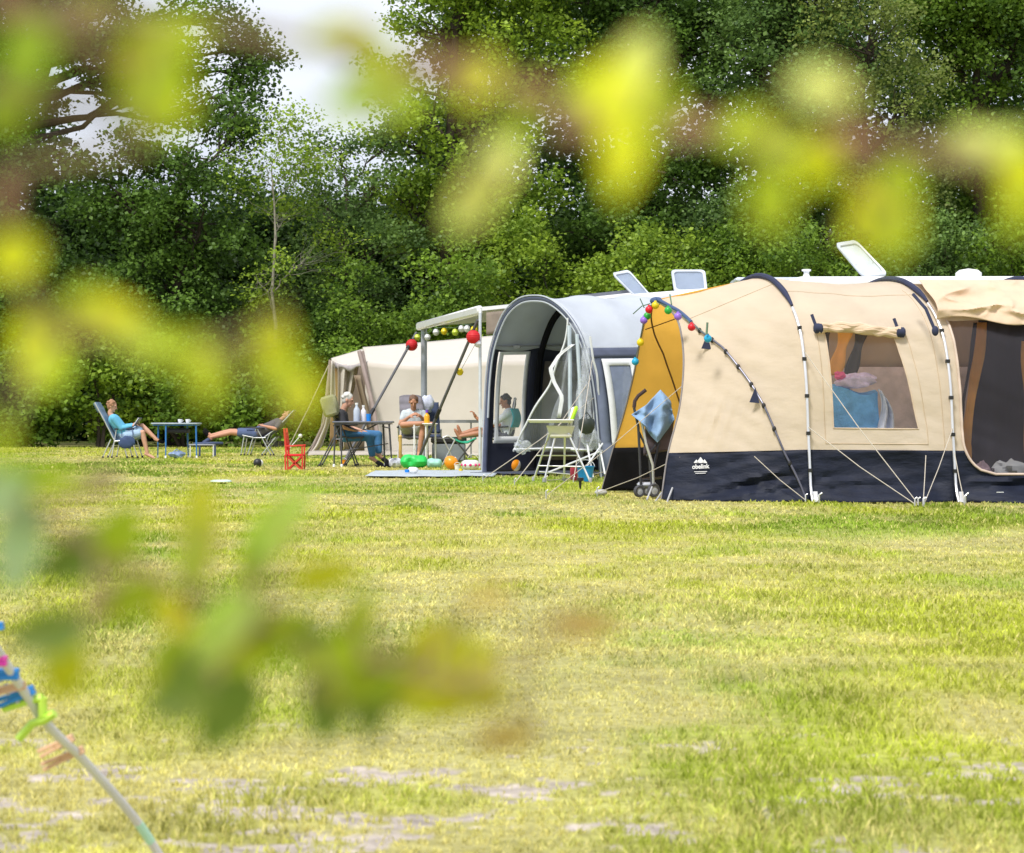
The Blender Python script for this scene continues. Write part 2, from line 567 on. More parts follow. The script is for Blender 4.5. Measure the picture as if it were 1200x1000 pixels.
DK = ((.028, .070, .014), (.19, .33, .05))      # dark oak green
MD = ((.042, .10, .014), (.31, .48, .055))
BR = ((.070, .15, .016), (.46, .62, .065))           # bright young green
BL = ((.042, .095, .026), (.27, .42, .10))       # bluish grey green
OL = ((.06, .095, .024), (.38, .46, .11))
S = 1 / (F / 66)  # metres per photograph pixel at 66 m

def PB(px0, Y, lst):
    """crown lumps given as photograph-sized discs (px, py, r) -> metres from the foot"""
    out = []
    for e in lst:
        px, py, rx, ry = e[:4]; fill = e[4] if len(e) > 4 else 1.0
        dy = e[5] if len(e) > 5 else random.uniform(-.8, .8)
        k = (Y + dy) / F
        out.append(((px - 600) * k - (px0 - 600) / F * Y, dy, CH - (py - HY) * k, rx * k, max(rx, ry) * k * .8, ry * k, fill))
    return out

TREES = [
 ('oak_tree', 20, 67, 17, [(20, -60, 130, 90), (100, 50, 110, 50, .75), (-30, 110, 100, 100), (215, 55, 70, 42, .7), (292, 85, 34, 26, .75), (250, 20, 60, 40, .6), (26, 185, 38, 50, 1.0), (190, 112, 58, 36, .9), (262, 122, 42, 32, .8), (150, 85, 60, 30, .8), (-20, 260, 75, 70, .9), (20, 330, 90, 60), (308, 60, 18, 14, .6)],
  'tall dark oak at the left edge with limbs reaching over the sky gap', DK, .15, dict(tr=.42, dens=1.35)),
 ('oak_tree', 205, 64.5, 10, [(215, 186, 82, 60, 1.0), (140, 225, 60, 40, .9), (270, 170, 50, 50, .8), (150, 235, 70, 60, .8), (235, 260, 85, 70), (165, 330, 80, 60), (250, 350, 80, 60), (290, 130, 30, 26, .7)],
  'dense rounded dark green tree left of the slender birch', DK, .14, dict(tr=.25)),
 ('birch_tree', 322, 62.5, 10.5, [(330, 150, 22, 34, .55), (312, 195, 32, 30, .5), (350, 205, 32, 34, .5), (325, 250, 48, 40, .5), (360, 300, 48, 40, .5), (300, 320, 40, 40, .45), (375, 180, 24, 30, .45)],
  'slender birch with thin pale stem and light airy leaves', BR, .11, dict(tr=.09, bark=birchm, per=26)),
 ('ash_tree', 408, 66, 10.5, [(400, 175, 45, 42, .6), (440, 215, 50, 45, .7), (385, 250, 60, 45, .7), (430, 290, 65, 50, .8), (400, 350, 70, 50), (460, 165, 25, 30, .5)],
  'loose mid green tree between the birch and the big oak', BL, .13, dict(tr=.2)),
 ('oak_tree', 528, 66.5, 18, [(560, -40, 110, 70), (520, 30, 60, 45, .9), (600, 40, 75, 50, .9), (462, 95, 26, 28, .6), (500, 130, 60, 40, .6), (570, 120, 60, 45, .65), (640, 90, 50, 40, .7), (470, 165, 34, 32, .6), (590, 210, 75, 50, .75), (480, 240, 60, 50, .9), (560, 290, 80, 50)],
  'big oak with a dark forked trunk and bright upper crown', BR, .15, dict(tr=.40, dens=1.35)),
 ('oak_tree', 748, 68, 18, [(700, -20, 80, 60, .7), (770, 0, 90, 60, .8), (720, 90, 80, 55, .7), (800, 90, 70, 50, .65), (850, 30, 60, 60, .8), (690, 180, 60, 50, .7), (770, 190, 80, 50, .65), (740, 270, 90, 55), (680, 300, 60, 50)],
  'tall oak with dark spreading branches left of the centre right', DK, .15, dict(tr=.42, dens=1.35)),
 ('lime_tree', 905, 66, 16, [(930, -10, 90, 70), (880, 60, 60, 60, .9), (960, 90, 80, 60, .85), (900, 160, 70, 55, .8), (960, 210, 70, 60, .85), (880, 260, 70, 50)],
  'full dark bluish green tree right of the spreading oak', BL, .14, dict(tr=.35, dens=1.35)),
 ('willow_tree', 1010, 65, 14, [(1020, 40, 70, 70, .85), (1060, 120, 55, 60, .8), (1000, 200, 60, 60, .8), (1060, 230, 60, 60, .9), (985, 120, 40, 45, .8)],
  'paler olive green tree with drooping sprays on the right', OL, .12, dict(tr=.28, per=40)),
 ('oak_tree', 1150, 67, 17, [(1150, -30, 110, 70), (1110, 60, 60, 60, .9), (1190, 60, 70, 60, .9), (1140, 150, 70, 60, .85), (1210, 190, 70, 70, .9), (1150, 250, 80, 60)],
  'tall bushy dark tree at the right edge of the field', MD, .15, dict(tr=.38, dens=1.35)),
 ('oak_tree', 1330, 66, 16, [(1320, 30, 110, 100), (1280, 150, 80, 80), (1350, 220, 110, 90)],
  'round oak standing beyond the right edge of the view', DK, .16, dict(tr=.38, dens=1.35)),
 ('oak_tree', -190, 66, 16, [(-190, 30, 110, 100), (-140, 180, 90, 80), (-220, 250, 110, 90)],
  'round oak standing beyond the left edge of the view', DK, .16, dict(tr=.38, dens=1.35)),
]
for nm, px, Y, H, lst, lab, colr, leaf, kw in TREES:
    tree(nm, px, Y, H, PB(px, Y, lst), lab, colr, leaf, **kw)

BUSHES = [  # (px, Y, lumps, label, colours, leaf)
 ('hazel_bush', 640, 63.5, [(640, 300, 55, 45, .9), (600, 350, 60, 50), (690, 345, 55, 45), (650, 400, 80, 60), (560, 400, 60, 60)], 'bright green hazel bush behind the grey awning roof', BR, .13),
 ('elder_bush', 520, 62.5, [(520, 345, 50, 40, .9), (490, 380, 60, 50), (560, 350, 40, 36, .9), (520, 430, 80, 60)], 'mid green elder bush above the white canopy', MD, .13),
 ('hazel_bush', 425, 62.5, [(420, 350, 50, 45, .8), (440, 400, 60, 50), (390, 420, 60, 60), (400, 470, 70, 45)], 'leafy light green bush behind the cream tent', MD, .12),
 ('hawthorn_bush', 760, 62.8, [(735, 290, 50, 40, .9), (790, 300, 50, 45), (760, 350, 90, 60), (740, 330, 30, 28)], 'yellowish green bush behind the open roof hatches', BR, .13),
 ('hawthorn_bush', 860, 64, [(850, 290, 55, 50, .9), (890, 320, 60, 50), (860, 360, 90, 60)], 'dark shrub behind the crest of the beige tent', MD, .13),
 ('elder_bush', 960, 62.6, [(930, 300, 50, 45), (975, 270, 45, 40, .9), (960, 350, 90, 60)], 'shrub with small leaves behind the tallest roof hatch', MD, .12),
 ('elder_bush', 1080, 62.5, [(1070, 280, 60, 45, .9), (1110, 300, 60, 45), (1090, 350, 90, 60)], 'round dark elder bush behind the white caravan roof', BL, .12),
 ('elder_bush', 1190, 62.5, [(1180, 290, 50, 40), (1210, 270, 50, 50), (1200, 350, 80, 60)], 'elder bush with a few white blossoms at the right edge', MD, .13),
 ('laurel_bush', 30, 60.5, [(0, 440, 60, 40), (50, 460, 60, 50), (20, 490, 80, 30), (-60, 460, 70, 60)], 'glossy green laurel bush at the far left of the hedge', MD, .15),
 ('laurel_bush', 115, 60.5, [(110, 430, 50, 40), (150, 455, 55, 45), (100, 485, 70, 32)], 'broad laurel bush right behind the woman in the blue chair', BR, .15),
 ('laurel_bush', 215, 60.7, [(200, 440, 50, 40), (240, 455, 50, 45), (210, 490, 70, 30)], 'laurel bush behind the blue legged table', MD, .15),
 ('laurel_bush', 310, 60.8, [(290, 440, 50, 40), (335, 450, 50, 45), (310, 488, 70, 32)], 'laurel bush behind the man lying back', MD, .14),
 ('holly_bush', 165, 63.5, [(120, 350, 60, 45), (180, 370, 70, 50), (60, 390, 60, 50), (240, 390, 60, 50), (160, 420, 90, 40)], 'dark holly rising above the laurels at the left', DK, .13),
 ('holly_bush', 330, 64, [(310, 390, 60, 45), (360, 380, 50, 50), (330, 430, 80, 45)], 'dark holly under the slender birch', DK, .13),
 ('holly_bush', 10, 64, [(0, 370, 70, 60), (-50, 400, 70, 60), (50, 340, 50, 50)], 'dark holly at the left edge below the oak', DK, .13),
]
for nm, px, Y, lst, lab, colr, leaf in BUSHES:
    H = CH + (HY - min(e[1] for e in lst)) / F * Y
    tree(nm, px, Y, H, PB(px, Y, [(*e[:4], (e[4] if len(e) > 4 else 1.0) * 1.25) for e in lst]), lab, colr, leaf, tr=.07, cat='bush', group='bushes along the tree line', per=40, spread=.22, puff=.8, stems=4, trunk_h=H * .75)

# far wood behind the row: one mass
q = []
n = 15000
xx = (trng.random(n) * 2 - 1) * 26; yy = 76 + trng.random(n) * 8
topz = 7.0 + 2.6 * vnoise(xx * .22 + 4, yy * 0, 31) + 1.6 * vnoise(xx * .7, yy * 0, 32)
topz += 9.5 * np.clip((xx + 4.5) / 2.5, 0, 1) + 7 * np.clip((-17.5 - xx) / 2, 0, 1)
zz = topz * trng.random(n) ** .9
keep = trng.random(n) < np.where(zz > 8.5, .42, 1); xx, yy, zz = xx[keep], yy[keep], zz[keep]
v, f, c = leaves_np(np.stack([xx, yy, zz + .2], 1), .27, 26, .55, ((.022, .055, .012), (.09, .17, .035)))
far = np_obj('wood', v, f, leafm, c)
setp(far, kind='stuff', label='dark mass of trees far behind the row', cat='wood')
# ------------------------------------------------------------------ shared fabrics and metals
beige = mat('beige_canvas', (.81, .69, .55), rough=.9, trans=.44, var=.05, scale=3, bump=.010, bscale=5, scale3=(1, .5, 2.0))
beige2 = mat('tan_canvas', (.76, .58, .42), rough=.9, trans=.2, var=.08, scale=4, bump=.008, bscale=14)
navy = mat('navy_fabric', (.011, .0145, .029), rough=.6, spec=.2, var=.3, scale=5, bump=.012, bscale=7, scale3=(1, 1, 3))
navyw = mat('navy_webbing', (.022, .028, .07), rough=.8, var=.1)
ochre = mat('orange_lining', (.95, .53, .09), rough=.85, trans=.55, var=.06, scale=3, bump=.006, bscale=8)
blackf = mat('black_fabric', (.008, .008, .010), rough=.95, spec=.1, var=.2)
silver = mat('aluminium_pole', (.78, .78, .80), rough=.3, metal=.75, var=.05)
whitep = mat('white_plastic', (.80, .80, .80), rough=.4, var=.03)
greyp = mat('grey_plastic', (.30, .31, .33), rough=.5, var=.06)
blackp = mat('black_plastic', (.018, .018, .02), rough=.45, var=.1)
whitec = mat('caravan_white', (.80, .81, .82), rough=.25, var=.03, coat=.3)
ropem = mat('rope_white', (.50, .45, .38), rough=.9, var=.15, scale=60)
ropeg = mat('rope_grey', (.35, .33, .30), rough=.9, var=.15, scale=60)
pegm = mat('tent_peg', (.55, .55, .55), rough=.4, metal=.6)
lightg = mat('light_grey_fabric', (.52, .56, .62), rough=.75, trans=.18, var=.05, scale=3, bump=.008, bscale=6)
slate = mat('slate_fabric', (.16, .19, .28), rough=.8, trans=.05, var=.10, scale=4, bump=.01, bscale=6)
whitef = mat('white_fabric', (.76, .78, .80), rough=.8, trans=.12, var=.04, bump=.004, bscale=12)
cream = mat('cream_canvas', (.64, .585, .52), rough=.9, trans=.2, var=.04, scale=2, bump=.006, bscale=4)
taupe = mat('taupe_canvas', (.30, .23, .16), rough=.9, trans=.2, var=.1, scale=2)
brownf = mat('brown_fabric', (.56, .40, .28), rough=.9, trans=.25, var=.08, scale=3)
mauve = mat('mauve_fabric', (.78, .64, .66), rough=.9, trans=.2, var=.12, scale=9, bump=.01, bscale=14)
bluef = mat('blue_cloth', (.13, .38, .74), rough=.9, var=.25, scale=7, bump=.03, bscale=9)
paleb = mat('pale_blue_cloth', (.65, .70, .86), rough=.9, var=.2, scale=8, bump=.02, bscale=12)
lilac = mat('lilac_cloth', (.66, .55, .80), rough=.9, var=.25, scale=10, bump=.015, bscale=14)
meshm = mat('insect_mesh', (.035, .033, .045), rough=.8, var=.05, alpha=.45)
fly = mat('fly_mesh', (.16, .12, .10), rough=.8, alpha=.35)

def pvc(name, tint, a):
    m = mat(name, tint, rough=.12, var=.03, alpha=a, spec=.8, bump=.03, bscale=3)
    return m
clear = pvc('clear_plastic', (.55, .60, .68), .05)
clear2 = pvc('clear_plastic_curtain', (.62, .66, .74), .22)

def sheet(b, fn, us, vs, skip=None):
    n0 = len(b.v)
    for v in vs:
        for u in us: b.v.append(V(fn(u, v)))
    k = len(us)
    for j in range(len(vs) - 1):
        for i in range(k - 1):
            if skip and skip((us[i] + us[i + 1]) / 2, (vs[j] + vs[j + 1]) / 2): continue
            a = n0 + j * k + i
            b.f.append([a, a + 1, a + k + 1, a + k])
    return b

def interp(t, tab):
    for (a, *pa), (b_, *pb) in zip(tab, tab[1:]):
        if t <= b_ or (b_, *pb) == tuple(tab[-1]):
            k = 0 if b_ == a else max(0, min(1, (t - a) / (b_ - a)))
            r = [x + (y - x) * k for x, y in zip(pa, pb)]
            return r[0] if len(r) == 1 else r

def smooth_tab(tab, n=200):    # catmull-rom through a table, returned as dense polyline table over its first column
    out = []
    for i in range(len(tab) - 1):
        p0, p1, p2, p3 = tab[max(i - 1, 0)], tab[i], tab[i + 1], tab[min(i + 2, len(tab) - 1)]
        m = max(2, n // (len(tab) - 1))
        for k in range(m):
            t = k / m
            row = [p1[0] + (p2[0] - p1[0]) * t]
            for c in range(1, len(p1)):
                a, b_, c_, d = p0[c], p1[c], p2[c], p3[c]
                row.append(.5 * (2 * b_ + (c_ - a) * t + (2 * a - 5 * b_ + 4 * c_ - d) * t * t + (3 * b_ - a - 3 * c_ + d) * t ** 3))
            out.append(tuple(row))
    out.append(tuple(tab[-1]))
    return out

lin = lambda a, b, n: [a + (b - a) * i / n for i in range(n + 1)]

# ------------------------------------------------------------------ beige tunnel tent
PROF = [(0, 0), (.03, .27), (.055, .5), (.08, .71), (.10, .95), (.13, 1.2), (.19, 1.45), (.27, 1.66), (.42, 1.86), (.65, 2.04), (.95, 2.18), (1.2, 2.235), (1.4, 2.25)]
_l = [0]
for p, q_ in zip(PROF, PROF[1:]): _l.append(_l[-1] + math.dist(p, q_))
PT = smooth_tab([(a / _l[-1], d, z) for a, (d, z) in zip(_l, PROF)])
def v_of_z(z):
    for (v0, d0, z0), (v1, d1, z1) in zip(PT, PT[1:]):
        if z0 <= z <= z1: return v0 + (v1 - v0) * (z - z0) / (z1 - z0 + 1e-9)
    return 1.0
v05, vwb, vwt, vdb, vdt = v_of_z(.5), v_of_z(.71), v_of_z(1.66), v_of_z(.27), v_of_z(1.80)

def hoop(nb, rd, H):       # near foot (x, y), ridge (x, y), height
    def f(v, far=False):
        d, z = interp(v, PT)
        q = d / 1.4
        x = nb[0] + (rd[0] - nb[0]) * q; y = nb[1] + (rd[1] - nb[1]) * q
        if far: x, y = 2 * rd[0] - x, 2 * rd[1] - y
        return V((x, y, z * H / 2.25))
    return f
k20 = 20 / F
H1 = hoop((350 * k20, 20.0), (285 * 21.4 / F, 21.4), 2.28)
H2 = hoop((520 * 19.95 / F, 19.95), (437 * 21.3 / F, 21.3), 2.24)
H3 = hoop((668 * 19.9 / F, 19.9), (588 * 21.3 / F, 21.3), 2.24)
H4 = hoop((820 * 19.9 / F, 19.9), (745 * 21.3 / F, 21.3), 2.20)
H5 = hoop((900 * 20.3 / F, 20.3), (860 * 21.3 / F, 21.3), .75)

tent = thing('tunnel_tent', (3.4, 21.2, 0), 'large beige and navy tunnel tent with an orange lined open porch', 'tent')
def wr(x, z, s=0):          # fabric wrinkle depth
    return (n1(x * 3.1 + z * 2.0, z * 1.2 - x * .5, s) - .5) * .05 + (n1(x * 1.3 + s, (z + .38 * x) * 13, s + 3) - .5) * .018 + (n1(x * 7 + z * 9, z * 2.5 - x * 2, s + 4) - .5) * .012

def section(A, B, far, warp=None, sag=.05, mud=False):
    s = 1 if far else -1
    def f(u, v):
        uu = warp(u, v) if warp else u
        a, b_ = A(v, far), B(v, far)
        p = a.lerp(b_, uu)
        k = math.sin(math.pi * uu)
        p.y += -s * sag * k * min(1, p.z * 1.2) * (1 - v * .9)
        p.z -= .045 * k * v ** 3
        w_ = wr(p.x, p.z, 5 if far else 1)
        if mud:
            w_ *= 1.4
            fl = max(0, .16 - p.z) / .16
            p.y += s * fl * (.06 + .16 * n1(p.x * 3.3, 2, 9)) * k ** .3
            w_ += (n1(p.x * .8, (p.z - .10 * p.x) * 15, 12) - .5) * .07
        p.y += s * w_ * min(1, k * 3) * (1 if v < .95 else .3)
        if v > .6: p.z += w_ * .4 * min(1, k * 3)
        return p
    return f

def wl(v):
    t = max(0, min(1, (v - vwb) / (vwt - vwb))); return .186 + (.175 - .186) * t
def wrr(v):
    t = max(0, min(1, (v - vwb) / (vwt - vwb))); return .776 + (.66 - .776) * t
def pw(u, a, b_, A_, B_):
    if u < a: return u / a * A_
    if u < b_: return A_ + (u - a) / (b_ - a) * (B_ - A_)
    return B_ + (u - b_) / (1 - b_) * (1 - B_)
warpW = lambda u, v: pw(u, .2, .7, wl(v), wrr(v))
def ul(v):
    z = interp(v, PT)[1]
    if z >= .62: return .085
    if z <= .27: return .33
    return .33 - .245 * math.sqrt(max(0, 1 - ((.62 - z) / .35) ** 2))
warpD = lambda u, v: pw(u, .2, .8, ul(v), 1 - ul(v))

up_rows = sorted(set(lin(v05, vwb, 5) + lin(vwb, vwt, 24) + lin(vwt, vdt, 5) + lin(vdt, 1, 22)))
lo_rows = sorted(set(lin(0, vdb, 8) + lin(vdb, v05, 8)))
US = sorted(set([round(x, 6) for x in lin(0, .2, 10) + lin(.2, .7, 26) + lin(.7, .8, 5) + lin(.8, 1, 8)]))
can, mud = MB(), MB()
inW = lambda u, v: .2 < u < .7 and vwb < v < vwt
inD = lambda u, v: .2 < u < .8 and vdb < v < vdt
sheet(can, section(H1, H2, False, warpW), US, up_rows, inW)
sheet(mud, section(H1, H2, False, mud=True), US, lo_rows)
sheet(can, section(H2, H3, False, warpD), US, up_rows, inD)
sheet(mud, section(H2, H3, False, warpD, mud=True), US, lo_rows, inD)
for A, B in ((H3, H4), (H4, H5)):
    sheet(can, section(A, B, False), lin(0, 1, 20), up_rows); sheet(mud, section(A, B, False, mud=True), lin(0, 1, 20), lo_rows)
for A, B in ((H1, H2), (H2, H3), (H3, H4), (H4, H5)):
    sheet(can, section(A, B, True), lin(0, 1, 14), lin(v05, 1, 24)); sheet(mud, section(A, B, True, mud=True), lin(0, 1, 14), lin(0, v05, 6))
# nose: from the open edge back to the first hoop
LN = smooth_tab([(0, 775, 586, 20.6), (v05, 783, 531, 20.68), (.4, 796, 480, 20.8), (.58, 801, 432, 20.95), (.75, 799, 396, 21.12), (.88, 791, 370, 21.4), (1, 769, 352, 21.8)])
LF = smooth_tab([(0, 705, 575, 23.05), (v05, 719, 525, 22.95), (.4, 733, 478, 22.8), (.58, 743, 437, 22.6), (.75, 750, 400, 22.4), (.88, 757, 371, 22.1), (1, 768, 351, 21.8)])
def nose(far, inset=0.0, mud_=False):
    tab = LF if far else LN
    s = 1 if far else -1
    def f(u, v):
        px, py, Y = interp(v, tab)
        a = P(px, py, Y)
        if v <= 0: a.z = 0
        b_ = H1(v, far)
        p = a.lerp(b_, u)
        k = math.sin(math.pi * u)
        p.y += s * (.10 * k * (1 - v) - .02 * k) - s * inset
        w_ = wr(p.x * 1.3, p.z, 21 if far else 22)
        if mud_:
            fl = max(0, .14 - p.z) / .14
            p.y += s * fl * (.10 + .12 * n1(p.x * 4, 2, 9)) * k ** .3
            w_ += (n1(p.x * .9, (p.z - .26 * (p.x - 1.5)) * 15, 12) - .5) * .09
        # pleats fanning from the lower front corner
        if not far and not mud_: w_ += .024 * math.sin((p.x - .35 * p.z) * 48) * max(0, 1 - abs(u - .3) / .28) * max(0, 1 - abs(p.z - .8) / .35)
        p.y += s * w_ * min(1, k * 4)
        return p
    return f
sheet(can, nose(False), lin(0, 1, 44), lin(v05, 1, 50)); sheet(mud, nose(False, 0, True), lin(0, 1, 44), lin(0, v05, 14))
sheet(can, nose(True), lin(.84, 1, 4), lin(v05, 1, 24)); sheet(mud, nose(True, 0, True), lin(0, 1, 14), lin(0, v05, 6))
can.build('canvas', beige, tent, world=True)
mud.build('mud_flap', navy, tent, world=True, solid=.004)
b = MB(); sheet(b, nose(True, .003), lin(0.004, .85, 24), lin(v05 - .005, .995, 30)); b.build('lining', ochre, tent, world=True)
b = MB(); sheet(b, nose(True, .03), lin(0.0, 1, 16), lin(0, v05, 8)); b.build('mud_flap_lining', blackf, tent, world=True, solid=.003)
# thin dark edging and seams
b = MB()
b.tube([nose(False)(0, v) for v in lin(0, 1, 40)], .011, 6)
b.tube([nose(True)(0, v) for v in lin(0, 1, 40)], .011, 6)
b.build('edge_binding', mat('grey_binding', (.22, .2, .2)), tent, world=True)
b = MB()
fn = nose(True, .05)
b.tube([fn(u, .80 - .03 * u) for u in lin(.03, .7, 16)], .006, 5)
upf = lambda v: interp(v, [(0, .97), (.16, .82), (.37, .63), (.6, .35), (.76, .13), (1, 0.0)])
upt = smooth_tab([(0, .97), (.16, .82), (.37, .63), (.6, .35), (.76, .15), (.9, .04), (1, 0.0)])
fu = lambda v: interp(v, upt)
b.tube([fn(min(1, fu(v)), v) for v in lin(.1, .95, 30)], .010, 5)
b.build('seam', mat('brown_seam', (.13, .06, .02)), tent, world=True)
# hoops: navy sleeve over the top, silver pole with clips lower down
def off(p, d=.05): return p + V((0, -d, 0))
for A, nm in ((H1, 1), (H2, 2), (H3, 3), (H4, 4)):
    vs_ = .66 if nm == 1 else .70
    b = MB(); pts = [A(v) + V((0, -.02, .02)) for v in lin(vs_, 1, 22)] + [A(v, True) + V((0, .02, .02)) for v in lin(1, .6, 22)[1:]]
    b.tube(pts, [.014 + .016 * min(1, i / 5) for i in range(len(pts))], 8)
    sl_ = b.build('pole_sleeve', navyw, tent, world=True)
    b = MB(); pts = [off(A(v), .05 if v > .05 else .05 + (.05 - v) * 2) for v in lin(0, vs_, 24)]
    for p in pts: p.z = max(p.z, .0)
    b.tube(pts, .0145, 8)
    pole = b.build('pole', silver, tent, world=True)
    for v in (.10, .22, .34, .46, .57):
        b = MB(); p = A(v); b.bar(p + V((0, .0, 0)), p + V((0, -.075, 0)), .03, .028); b.bar(p + V((-.02, -.055, 0)), p + V((.02, -.055, 0)), .035, .035)
        b.build('pole_clip', blackp, pole, world=True)
    b = MB(); p0 = off(A(0), .15)
    b.bar(p0 + V((.03, .05, .10)), p0 + V((.03, 0, 0)), .04, .012); b.tube([p0 + V((.06, 0, -.02)), p0 + V((.06, 0, .07)), p0 + V((.09, 0, .09))], .01, 6)
    b.build('peg', pegm, tent, world=True)
# leaning porch pole
fn = nose(False)
b = MB(); pts = [fn(fu(v), v) + V((0, -.035, .015)) for v in lin(0, 1, 40)]
b.tube(pts, .0115, 8); pl = b.build('porch_pole', mat('dark_pole', (.13, .13, .17), rough=.35, metal=.5), tent, world=True)
for v in (.12, .24, .33, .42, .5, .58, .66, .74):
    b = MB(); p = fn(fu(v), v) + V((0, -.03, .01)); b.ell(p, (.022, .03, .03), nu=8, nv=6); b.build('pole_clip', blackp, pl, world=True)
b = MB()
b.tube([fn(fu(v), v) + V((0, -.035, .015)) for v in lin(.8, 1, 12)], .02, 8)
b.ell(fn(0, 1) + V((0, -.02, -.01)), (.07, .05, .045)); b.build('crown_sleeve', mat('blue_sleeve', (.05, .09, .2)), tent, world=True)
for v in (.70, .405):                       # triangular tie tabs
    b = MB(); p = fn(fu(v), v) + V((0, -.10, 0))
    b.poly([p + V((.01, 0, .02)), p + V((-.05, -.0, -.13)), p + V((.05, 0, -.14))], .008, (0, -1, 0)); b.build('tie_tab', navyw, tent, world=True)
# window
sw = section(H1, H2, False, warpW)
b = MB(); sheet(b, lambda u, v: sw(u, v) + V((0, .012, 0)), lin(.195, .705, 12), lin(vwb - .004, vwt + .004, 14)); win = b.build('window', clear, tent, world=True)
b = MB()
rim = [(u, vwb) for u in lin(.2, .7, 14)] + [(.7, v) for v in lin(vwb, vwt, 14)[1:]] + [(u, vwt) for u in lin(.7, .2, 14)[1:]] + [(.2, v) for v in lin(vwt, vwb, 14)[1:]]
b.tube([sw(u, v) + V((0, -.004, 0)) for u, v in rim], .007, 6)
b.build('window_frame', beige, win, world=True)
b = MB()
rim = [(.135, v) for v in lin(vwt, vwb - .05, 14)] + [(u, vwb - .05) for u in lin(.135, .78, 14)[1:]] + [(.78, v) for v in lin(vwb - .05, vwt, 14)[1:]]
b.tube([sw(u, v) + V((0, -.003, 0)) for u, v in rim], .004, 5)
b.tube([sw(.93, v) + V((0, -.003, 0)) for v in lin(v05, .8, 24)], .004, 5)
b.tube([sw(u, .76) + V((0, -.003, .0)) for u in lin(.0, 1, 24)], .004, 5)
b.tube([nose(False)(u, .83) + V((0, -.003, .0)) for u in lin(.06, 1, 24)], .004, 5)
b.build('seam', mat('beige_seam', (.52, .40, .27)), tent, world=True)
# rolled blind over the window
b = MB(); pts = []; rs = []
for i, t in enumerate(lin(0, 1, 30)):
    p = sw(.145 + .60 * t, vwt + .004); p += V((0, -.055, .015 + .02 * math.sin(t * 5)))
    pts.append(p); rs.append(.036 + .016 * n1(t * 7, 1, 4) - (.014 if i in (0, 30) else 0) - .012 * math.exp(-((t - .82) / .05) ** 2))
b.tube(pts, rs, 12, flat=1.15)
for k in range(3):
    b.tube([p + V((0, -.02 - .01 * math.sin(i * .7 + k), .025 - .022 * k + .008 * math.sin(i * .9 + 2 * k))) for i, p in enumerate(pts)], [.02 + .012 * n1(i * .4, k, 8) for i in range(31)], 8)
bl = b.build('window_blind', beige2, tent, world=True)
for t in (.0, 1.0):
    b = MB(); p = pts[0 if t == 0 else -1] + V((0, -.02, 0)); b.tube([p + V((-.045, 0, 0)), p + V((-.03, 0, 0)), p + V((.03, 0, 0)), p + V((.045, 0, 0))], [.03, .05, .052, .035], 12)
    b.bar(p + V((-.02, .01, .02)), p + V((-.06, .03, .14)), .03, .008, up=(0, 1, 0)); b.build('blind_strap', navyw, bl, world=True)
# mesh door
sdn = section(H2, H3, False, warpD)
b = MB(); sheet(b, lambda u, v: sdn(u, v) + V((0, .015, 0)), lin(.195, .805, 26), lin(vdb - .003, vdt + .003, 40)); dr = b.build('mesh_door', meshm, tent, world=True)
b = MB(); rim = [(.2, v) for v in lin(vdt, vdb, 40)] + [(u, vdb) for u in lin(.2, .8, 26)[1:]] + [(.8, v) for v in lin(vdb, vdt, 40)[1:]]
b.tube([sdn(u, v) + V((0, -.008, 0)) for u, v in rim], .013, 8); b.build('zip_trim', mat('zip_trim', (.58, .46, .38)), dr, world=True)
b = MB(); b.bar(P(1168, 577, 19.72), P(1176, 577, 19.72), .02, .006); b.build('care_tag', whitef, tent, world=True)
# crumpled door flap thrown over the top of the door
def flap(u, v):
    vv = vdt - .045 + (.955 - vdt + .02) * v
    edge = .045 * (1 - v) * (n1(u * 3.3, 1, 41) + .35 * math.sin(u * 9))
    uu = -.01 + .13 * v + (1.14 - .13 * v) * u + (.035 * math.sin(v * 8) + .05 * (n1(v * 3, 3, 6) - .5)) * (.2 if u < .2 else .3)
    a = H2(min(1, vv + edge)).lerp(H3(min(1, vv + edge)), uu)
    x, z = a.x, a.z
    r1 = abs(n1(x * 2.2 + z * 3.0, z * 5.5 - x * 1.3, 51) - .5) * 2
    r2 = abs(n1(x * 5.5 - z * 4, z * 9 + x * 2, 52) - .5) * 2
    r3 = n1(x * 13, z * 17, 53) - .5
    d = .03 + .15 * (1 - r1) ** 1.3 + .06 * (1 - r2) ** 1.6 + .02 * r3
    d *= min(1, (1 - v) * 6 + .25) * (.5 + .5 * min(1, v * 6))
    return a + V((0, -d, .012))
b = MB(); sheet(b, flap, lin(0, 1, 110), lin(0, 1, 60)); b.build('door_flap', beige2, tent, world=True, solid=.004, angle=80)
b = MB()
p = P(1096, 388, 19.95)
b.ell(p, (.035, .03, .05)); b.build('flap_toggle', navyw, tent, world=True)
b = MB(); b.tube([P(1085, 330, 20.9), P(1100, 336, 20.7), P(1112, 342, 20.5)], .022, 6); b.build('flap_strap', navyw, tent, world=True)
b = MB(); b.tube([P(1070, 345, 20.15), P(1085, 362, 20.0), p], .016, 6)
b.build('flap_strap', navyw, tent, world=True)
